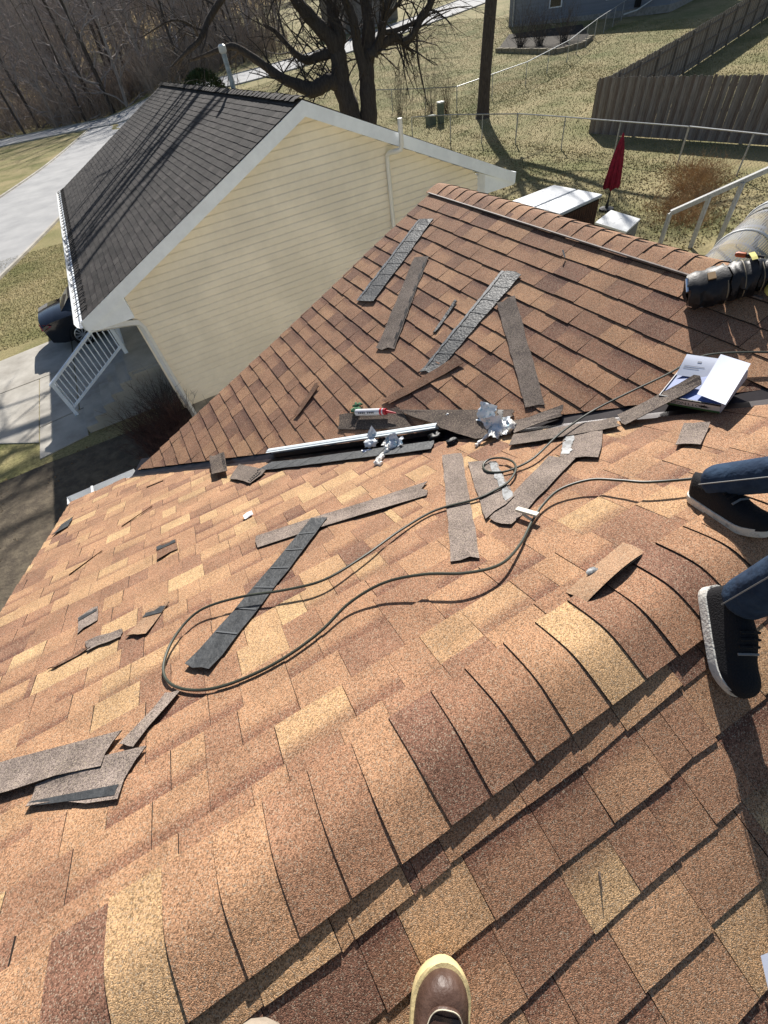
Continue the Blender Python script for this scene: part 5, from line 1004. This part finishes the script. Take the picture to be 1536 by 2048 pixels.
def big_tree():
    base = Vector((BIGBASE[0], BIGBASE[1], 0)); root = thing('old_tree', base, 'large dark many-stemmed bare tree rising behind the charcoal roof', 'tree'); rnd = random.Random(5); tw = MB()
    for li, (pts, rad) in enumerate(BIGTREE):
        P = catmull(pts, 4); rr = []; 
        for i in range(len(P)):
            t = i / (len(P) - 1) * (len(rad) - 1); k = min(int(t), len(rad) - 2); rr.append((rad[k] + (rad[k + 1] - rad[k]) * (t - k)) * .80 * (1 + .06 * math.sin(i * 1.9 + li)))
        m = MB(); m.tube(P, rr, 10, True); m.build('trunk' if li in (0, 5) else 'limb', M_bark, root, smooth=True, origin=base)
        for i in range(len(P)):
            if li in (0, 5) and i < len(P) * .55: continue
            if rr[i] > .3 : continue
            if rnd.random() < .35: continue
            for q in range(1):
                d = rdir((P[min(i + 1, len(P) - 1)] - P[i - 1]).normalized(), rnd.uniform(.5, 1.3), rnd); d.z += .1
                grow(tw, P[i], d.normalized(), rnd.uniform(.8, 2.2), min(.04, rr[i] * .4), 1, rnd, 3, .10, (2, 3), .006)
    for z, y, r in ((7.4, 23.0, .07), (7.9, 22.0, .09), (8.4, 21.8, .10), (8.8, 23.4, .07), (9.4, 24.0, .09), (10.0, 22.6, .11), (10.6, 23.6, .08), (11.3, 24.6, .09), (12.0, 23.2, .1), (12.7, 25, .09), (13.3, 26, .08)):      # long upper limbs reaching over the roof
        a = Vector((10.6, 22.2, z - 1.0)); P = catmull([a, Vector((7.5, y, z)), Vector((4.0, y + .4, z + .5)), Vector((.5, y + .2, z + .2)), Vector((-2.6, y + .8, z + .6))], 5)
        m = MB(); m.tube(P, [r * (1 - .8 * i / len(P)) for i in range(len(P))], 7); m.build('limb', M_bark, root, smooth=True, origin=base)
        for i in range(6, len(P), 2): grow(tw, P[i], rdir(P[i] - P[i - 1], rnd.uniform(.5, 1.1), rnd), rnd.uniform(1.0, 2.2), .04, 1, rnd, 3, .0, (2, 3), .007)
    tw.build('twigs', M_bark, root, recalc=False, origin=base)
big_tree()
def lone_tree():
    base = Vector((23.3, 29.6, .15)); root = thing('leaning_tree', base, 'single dark leaning trunk behind the chain-link fence', 'tree'); rnd = random.Random(9)
    P = catmull([base + Vector(v) for v in ((0, 0, -.2), (.03, 0, .6), (.12, .02, 2.2), (.42, .1, 5.2), (.85, .15, 9.0), (.7, .0, 12.0))], 4); rr = [.62, .50, .43, .40, .385, .37, .36, .355, .35, .35, .345, .34, .33, .32, .30, .28, .24, .2, .17, .14, .1]
    m = MB(); m.tube(P, rr[:len(P)], 12); m.build('trunk', M_bark, root, smooth=True, origin=base); tw = MB()
    for dv, L in (((-.9, .2, 1.1), 6), ((.7, -.6, 1.0), 6), ((.3, .9, 1.2), 5.5), ((-.2, -.9, .8), 5.5)):
        Q = catmull([P[14], P[14] + Vector(dv) * L * .35, P[14] + Vector(dv) * L * .65 + Vector((0, 0, .6)), P[14] + Vector(dv) * L + Vector((.4, 0, .2))], 4); m = MB(); m.tube(Q, [.26 * (1 - .75 * i / len(Q)) for i in range(len(Q))], 8); m.build('limb', M_bark, root, smooth=True, origin=base)
        for i in range(4, len(Q)): grow(tw, Q[i], rdir(Q[i] - Q[i - 1], rnd.uniform(.5, 1.1), rnd), rnd.uniform(1.6, 3.2), .09, 1, rnd, 4, .02, (2, 3), .012)
    for i in range(15, len(P)):
        for q in range(2):
            d = rdir(P[i] - P[i - 1], rnd.uniform(.6, 1.2), rnd); grow(tw, P[i], d, rnd.uniform(2.2, 4.2), rr[i] * .5, 1, rnd, 4, .02, (2, 4), .012)
    tw.build('crown', M_bark, root, recalc=False, origin=base)
lone_tree()
def wood_mesh(seed, h, dense):
    rnd = random.Random(seed); tr = MB(); cr = MB(); n = 7; lean = Vector((rnd.uniform(-.12, .12), rnd.uniform(-.12, .12), 1)); P = [Vector((0, 0, -.3))]; r0 = h * rnd.uniform(.010, .016)
    for i in range(n): P.append(P[-1] + Vector((lean.x + rnd.uniform(-.06, .06), lean.y + rnd.uniform(-.06, .06), 1)) * (h / n))
    rr = [r0 * (1 - .85 * i / n) + .01 for i in range(n + 1)]; tr.tube(P, rr, 6, False)
    for i in range(1, n + 1):
        for q in range(dense):
            t = rnd.random(); p = lerp(P[i - 1], P[i], t); d = rdir(Vector((0, 0, 1)), rnd.uniform(.5, 1.5), rnd); grow(cr, p, d, h * rnd.uniform(.12, .28), rr[i] * .55, 1, rnd, 4, .02, (2, 3), .010, .42)
    return tr, cr
WOODS = []
for s in range(6):
    t_, c_ = wood_mesh(40 + s, 15 + s * .9, 3 + s % 2); mt = M_bark2 if s % 2 else M_bark
    a = t_.build('trunk', mt, recalc=False); b = c_.build('crown', M_twig if s % 3 else M_bark2, recalc=False); WOODS.append((a.data, b.data)); bpy.data.objects.remove(a); bpy.data.objects.remove(b)
def place_wood(x, y, s, sc, rz, label, group):
    z = gz(x, y) + (0 if y < 165 else -1 + 75 * sst(165, 420, y)); r = thing('woodland_tree', (x, y, z), label, 'tree', group); r.rotation_euler = (0, 0, rz); r.scale = (sc, sc, sc)
    for nm, me in zip(('trunk', 'crown'), WOODS[s]):
        o = bpy.data.objects.new(nm, me); COL.objects.link(o); o.parent = r
rnd = random.Random(77); spots = []
while len(spots) < 160:
    x = rnd.uniform(-32, 46); y = rnd.uniform(100, 150) if x < 0 else rnd.uniform(95 - .2 * x, 150)
    if x > 30 and y < 102: continue
    if all((x - a) ** 2 + (y - b) ** 2 > 3.2 for a, b in spots): spots.append((x, y))
spots.sort(key=lambda p: p[1])
for i, (x, y) in enumerate(spots):
    place_wood(x, y, i % 6, rnd.uniform(.85, 1.25), rnd.uniform(0, 6.28), 'bare grey-brown tree in the dense wood across the road', 'bare trees of the wood across the road')
for i, (x, y, sc, lab) in enumerate([(-6.0, 97.5, 1.15, 'thick bare tree at the front of the wood, left end'), (-1.5, 98.5, 1.05, 'bare tree just right of the thick front tree of the wood'), (2.5, 96.5, .95, 'slim pale bare tree standing forward of the wood near the road bend')]):
    place_wood(x, y, i, sc, i * 1.3, lab, None)
# undergrowth along the wood and a distant wooded mass
def brush_mass(name, regions, n, hr, material, label, seed, cat):
    rg = random.Random(seed); m = MB()
    for k in range(n):
        x0, x1, y0, y1 = rg.choice(regions); x, y = rg.uniform(x0, x1), rg.uniform(y0, y1); z = gz(x, y) + (0 if y < 165 else -1 + 75 * sst(165, 420, y)); h = rg.uniform(*hr)
        p = Vector((x, y, z)); d = Vector((rg.uniform(-.5, .5), rg.uniform(-.5, .5), 1)).normalized(); q = p + d * h * .6; e = q + (d + Vector((rg.uniform(-.4, .4), rg.uniform(-.4, .4), 0))) * h * .4
        m.tube([p, q, e], [h * .008 + .006, h * .006 + .004, .004], 3, False)
        for j in range(3):
            t = lerp(p, q, rg.uniform(.3, 1)); dd = rdir(d, rg.uniform(.4, 1), rg); m.tube([t, t + dd * h * rg.uniform(.2, .45)], [h * .004 + .004, .003], 3, False)
    o = m.build(name, material, recalc=False); tag(o, label, cat, kind='stuff')
M_brush = mat('brush_stems', (.21, .17, .14), 1.0, col2=(.33, .265, .215), vscale=.4)
brush_mass('undergrowth', [(-34, -2, 100, 118), (-2, 14, 95, 112), (12, 34, 88, 104), (-34, 40, 112, 140)], 6500, (1.5, 5), M_brush, 'dense brown undergrowth along the edge of the wood', 3, 'undergrowth')
brush_mass('distant_wood', [(-160, 140, 205, 300), (-120, 90, 190, 230)], 6000, (8, 16), M_brush, 'hazy brown wood covering the hillside', 4, 'wood')
def shrub(name, c, n, h, spread, material, label, seed, group=None, up=.9, thick=.006):
    rg = random.Random(seed); c = Vector((c[0], c[1], gz(c[0], c[1]))); root = thing(name, c, label, 'shrub', group); m = MB()
    for k in range(n):
        d = Vector((rg.gauss(0, spread), rg.gauss(0, spread), up)).normalized(); hh = h * rg.uniform(.6, 1.05); p = c + Vector((rg.gauss(0, max(.12, spread * .3)), rg.gauss(0, max(.12, spread * .3)), 0)); q = p + d * hh * .5 + Vector((0, 0, .05)); e = q + (d + Vector((rg.uniform(-.35, .35), rg.uniform(-.35, .35), .1))) * hh * .5
        m.tube([p, q, e], [thick, thick * .7, thick * .3], 3, False)
        for j in range(4):
            t = lerp(q, e, rg.random()); dd = rdir(d, rg.uniform(.3, .9), rg); m.tube([t, t + dd * hh * rg.uniform(.12, .3)], [thick * .5, thick * .2], 3, False)
    m.build('stems', material, root, recalc=False, origin=c)
M_shr = mat('shrub_stems', (.10, .085, .075), .9, var=.3, vscale=3); M_orange = mat('orange_stems', (.30, .165, .075), .95, col2=(.40, .27, .13), vscale=2); M_redst = mat('reddish_stems', (.075, .04, .035), .95, var=.3, vscale=3)
for i, (x, y, h) in enumerate([(-1.0, 10.1, 1.05), (-.9, 9.3, 1.0), (-1.5, 9.5, .9), (-1.0, 8.2, .8), (-1.4, 8.6, .7)]):
    shrub('bare_shrub', (x, y), 150, h, .45, M_shr if i < 1 else M_redst, ['grey bare shrub at the foot of the porch steps', 'dark reddish shrub against the cream house corner', 'low bare shrub in the shaded bed left of the downspout', 'low reddish shrub nearest the lower roof corner', 'small dark shrub in the shade between the houses'][i], 20 + i)
for i, (x, y, h, lab) in enumerate([(16.6, 10.5, .38, 'rust orange shrub behind the air conditioner'), (17.6, 10.6, .42, 'rust orange shrub in the middle of the row by the fence'), (18.7, 11.3, .6, 'tall rust orange shrub before the privacy fence'), (19.9, 12.2, .8, 'rust orange shrub closest to the privacy fence'), (15.9, 9.6, .45, 'small orange shrub left of the white rail')]):
    shrub('orange_shrub', (x, y), 300, h, 1.5, M_orange, lab, 60 + i, 'rust orange shrubs')
for i, (x, y, h, lab) in enumerate([(22.4, 34.2, 2.6, 'thin upright brush at the fence corner left of the leaning trunk'), (23.0, 33.2, 1.9, 'reddish brush at the base of the leaning trunk'), (21.2, 36.5, 2.2, 'thin brush along the upper chain-link fence')]):
    shrub('fence_brush', (x, y), 60, h, .28, M_shr if i != 1 else M_redst, lab, 70 + i)
for i, (x, y, h, lab) in enumerate([(39.5, 45.0, 3.0, 'bare shrub at the left of the planting bed'), (40.2, 43.2, 2.6, 'bare shrub in the planting bed by the white downspout'), (41.5, 41.6, 2.4, 'bare shrub at the right of the planting bed')]):
    shrub('bed_shrub', (x, y), 90, h, .5, M_shr, lab, 80 + i, thick=.012)
shrub('verge_shrub', (-9.6, 60), 260, 2.4, .6, M_redst, 'dark bare bush on the verge between the two roads', 90, thick=.012)
ev = thing('evergreen_bush', (13.5, 62, .6), 'dark green evergreen bush behind the roof vent pipe', 'bush'); bl = MB(); rg = random.Random(8)
for k in range(5000):
    d = rdir(Vector((0, 0, 1)), rg.uniform(0, 2.0), rg); r = rg.uniform(.5, 1) ** .5; p = Vector((13.5, 62, 1.9)) + Vector((d.x * 2.2, d.y * 2.2, d.z * 1.9)) * r; q = rdir(d, .8, rg) * .3; s_ = q.cross(Vector((rg.random(), rg.random(), rg.random()))).normalized() * .05; bl.add([p - s_, p + s_, p + q], [(0, 1, 2)])
bl.build('foliage', mat('evergreen', (.030, .048, .018), .8, var=.4, vscale=2), ev, recalc=False)
m = MB(); m.tube([(13.5, 62, .3), (13.5, 62, 2)], [.15, .08], 6); m.build('trunk', M_bark, ev)

# ------------------------------------------------------------------ grass blades and leaf litter on the lawns in view
def blades(name, regions, n, h, material, label, seed, wid=.012):
    g = np.random.default_rng(seed); ar = np.array([(b - a) * (d - c) for a, b, c, d in regions]); pick = g.choice(len(regions), n, p=ar / ar.sum()); rg_ = np.array(regions)[pick]
    x = rg_[:, 0] + (rg_[:, 1] - rg_[:, 0]) * g.random(n); y = rg_[:, 2] + (rg_[:, 3] - rg_[:, 2]) * g.random(n)
    z = np.array([gz(a, b) for a, b in zip(x, y)]); a = g.random(n) * 6.283; hh = h * (.5 + g.random(n)); lean = .9 * g.random(n); w = wid * (.6 + .8 * g.random(n))
    P = np.zeros((n, 3, 3)); P[:, 0] = np.stack([x - np.sin(a) * w, y + np.cos(a) * w, z], 1); P[:, 1] = np.stack([x + np.sin(a) * w, y - np.cos(a) * w, z], 1); P[:, 2] = np.stack([x + np.cos(a) * hh * lean, y + np.sin(a) * hh * lean, z + hh * (1 - .45 * lean)], 1)
    me = bpy.data.meshes.new(name); me.vertices.add(3 * n); me.loops.add(3 * n); me.polygons.add(n); me.vertices.foreach_set('co', P.ravel()); me.loops.foreach_set('vertex_index', np.arange(3 * n)); me.polygons.foreach_set('loop_start', np.arange(0, 3 * n, 3)); me.update(); me.validate()
    me.materials.append(material); o = bpy.data.objects.new(name, me); COL.objects.link(o); tag(o, label, 'grass', kind='stuff')
M_blade = mat('dry_grass_blade', (.40, .335, .18), .9, col2=(.22, .21, .09), vscale=.3, thresh=(.38, .66), spec=.1)
blades('dry_grass', [(-9, -1.3, 18.2, 30), (-8, -5.4, 6, 12.3)], 60000, .035, M_blade, 'dry winter grass on the front lawn', 1)
blades('back_lawn_grass', [(9, 21, 8, 30), (20, 36, 13, 36), (30, 50, 20, 45), (8, 30, 30, 68), (30, 52, 45, 72)], 220000, .055, M_blade, 'dry winter grass on the back lawns', 2, .02)
M_leaf = mat('fallen_leaf', (.30, .20, .10), .9, col2=(.14, .085, .045), vscale=3)
blades('leaf_litter', [(12, 21, 8, 14), (-5, -1.0, 3, 10.5), (-5, -1.0, 3, 10.5), (13, 20.5, 13, 28)], 14000, .03, M_leaf, 'fallen leaves scattered on the shaded lawn', 3, .03)

# ------------------------------------------------------------------ parked car
def car():
    X0, Y0 = -3.5, 16.28; L, Wd = 4.7, 1.80; root = thing('parked_car', (X0 + L / 2, Y0 + Wd / 2, 0), 'black sedan parked on the driveway under the cream house eave', 'car')
    M_paint = mat('black_car_paint', (.006, .007, .012), .18, spec=.6, coat=.6); M_tyre = mat('tyre_rubber', (.012, .012, .012), .85); M_rim = mat('alloy_rim', (.55, .56, .58), .3, metal=.8)
    def sec(x, zb, zs, zt, wb, ws, wt): return [(x, -wb, zb), (x, -ws, zs * .55 + zb * .45), (x, -ws, zs), (x, -wt, zt), (x, 0, zt + .015), (x, wt, zt), (x, ws, zs), (x, ws, zs * .55 + zb * .45), (x, wb, zb)]
    S = [sec(0, .42, .72, .80, .55, .66, .5), sec(.04, .30, .80, .95, .68, .80, .62), sec(.35, .22, .90, 1.0, .76, .88, .68), sec(.85, .20, .93, 1.02, .80, .90, .70), sec(1.2, .20, .93, 1.0, .80, .90, .7), sec(2.2, .18, .90, .98, .82, .90, .7), sec(3.3, .18, .87, .95, .82, .90, .7), sec(4.2, .20, .78, .84, .76, .84, .62), sec(4.6, .28, .62, .68, .62, .72, .5), sec(4.7, .38, .55, .58, .5, .58, .4)]
    m = MB(); m.grid([[Vector((X0 + p[0], Y0 + Wd / 2 + p[1], p[2])) for p in s] for s in S]); m.add([Vector((X0 + p[0], Y0 + Wd / 2 + p[1], p[2])) for p in S[0]], [tuple(range(9))]); b = m.build('body', M_paint, root, smooth=True)
    C = [sec(.70, .93, .95, .99, .68, .68, .6), sec(1.15, .95, 1.05, 1.28, .74, .72, .56), sec(1.6, .96, 1.15, 1.41, .76, .73, .56), sec(2.4, .95, 1.15, 1.43, .77, .73, .56), sec(2.9, .93, 1.1, 1.32, .77, .73, .56), sec(3.45, .9, .93, .96, .74, .70, .6)]
    m = MB(); m.grid([[Vector((X0 + p[0], Y0 + Wd / 2 + p[1], p[2])) for p in s] for s in C]); cb = m.build('cabin', M_paint, root, smooth=True)
    def gl(name, pts): q = MB(); q.add([Vector((X0 + p[0], Y0 + Wd / 2 + p[1], p[2])) for p in pts], [tuple(range(len(pts)))]); q.build(name, M_glass, cb)
    gl('rear_window', [(.74, -.58, 1.005), (.74, .58, 1.005), (1.13, .52, 1.285), (1.13, -.52, 1.285)])
    for s in (-1, 1): gl('side_window', [(1.1, s * .755, 1.0), (2.0, s * .775, 1.0), (2.0, s * .70, 1.33), (1.5, s * .705, 1.30)]); gl('side_window', [(2.06, s * .775, 1.0), (3.2, s * .765, .97), (2.75, s * .70, 1.28), (2.06, s * .70, 1.33)])
    for s in (-1, 1):
        q = MB(); q.add([Vector((X0 + p[0], Y0 + Wd / 2 + s * p[1], p[2])) for p in ((-.03, .42, .70), (-.02, .72, .70), (.10, .885, .74), (.34, .925, .82), (.14, .87, .90), (-.02, .55, .86))], [tuple(range(6))]); q.build('tail_light', mat('red_lens', (.45, .01, .015), .15, spec=.6, coat=.5), root)
    for x in (.95, 3.75):
        for s in (-1, 1):
            w = emp('wheel', (X0 + x, Y0 + Wd / 2 + s * .86, .33), root); c = Vector((X0 + x, Y0 + Wd / 2 + s * .86, .33)); q = MB()
            q.grid([[c + Vector((r * math.cos(a), s * yy, r * math.sin(a))) for yy, r in ((-.1, .2), (-.1, .31), (-.06, .33), (.05, .33), (.08, .31), (.08, .235))] for a in [2 * math.pi * k / 28 for k in range(29)]]); q.build('tyre', M_tyre, w, smooth=True)
            q = MB(); q.grid([[c + Vector((r * math.cos(a), s * yy, r * math.sin(a))) for yy, r in ((.075, .235), (.08, .215), (.03, .205))] for a in [2 * math.pi * k / 28 for k in range(29)]])
            for k in range(10):
                a = 2 * math.pi * k / 10
                for da in (-.09, .09): q.beam(c + Vector((.04 * math.cos(a), s * .07, .04 * math.sin(a))), c + Vector((.21 * math.cos(a + da), s * .068, .21 * math.sin(a + da))), .016, .02)
            q.tube([c + Vector((0, s * .03, 0)), c + Vector((0, s * .085, 0))], .05, 10); q.build('rim', M_rim, w)
            q = MB(); q.tube([c + Vector((0, s * .01, 0)), c + Vector((0, s * .02, 0))], .2, 20); q.build('brake_disc', M_tyre, w)
    q = MB(); q.box((X0 + 2.0, Y0 + Wd / 2 - .905, .80), (.18, .02, .03)); q.build('door_handle', M_paint, root)
    q = MB(); q.box((X0 + .0, Y0 + Wd / 2, .50), (.02, .9, .12)); q.build('rear_bumper_trim', mat('black_trim', (.01, .01, .01), .6), root)
car()
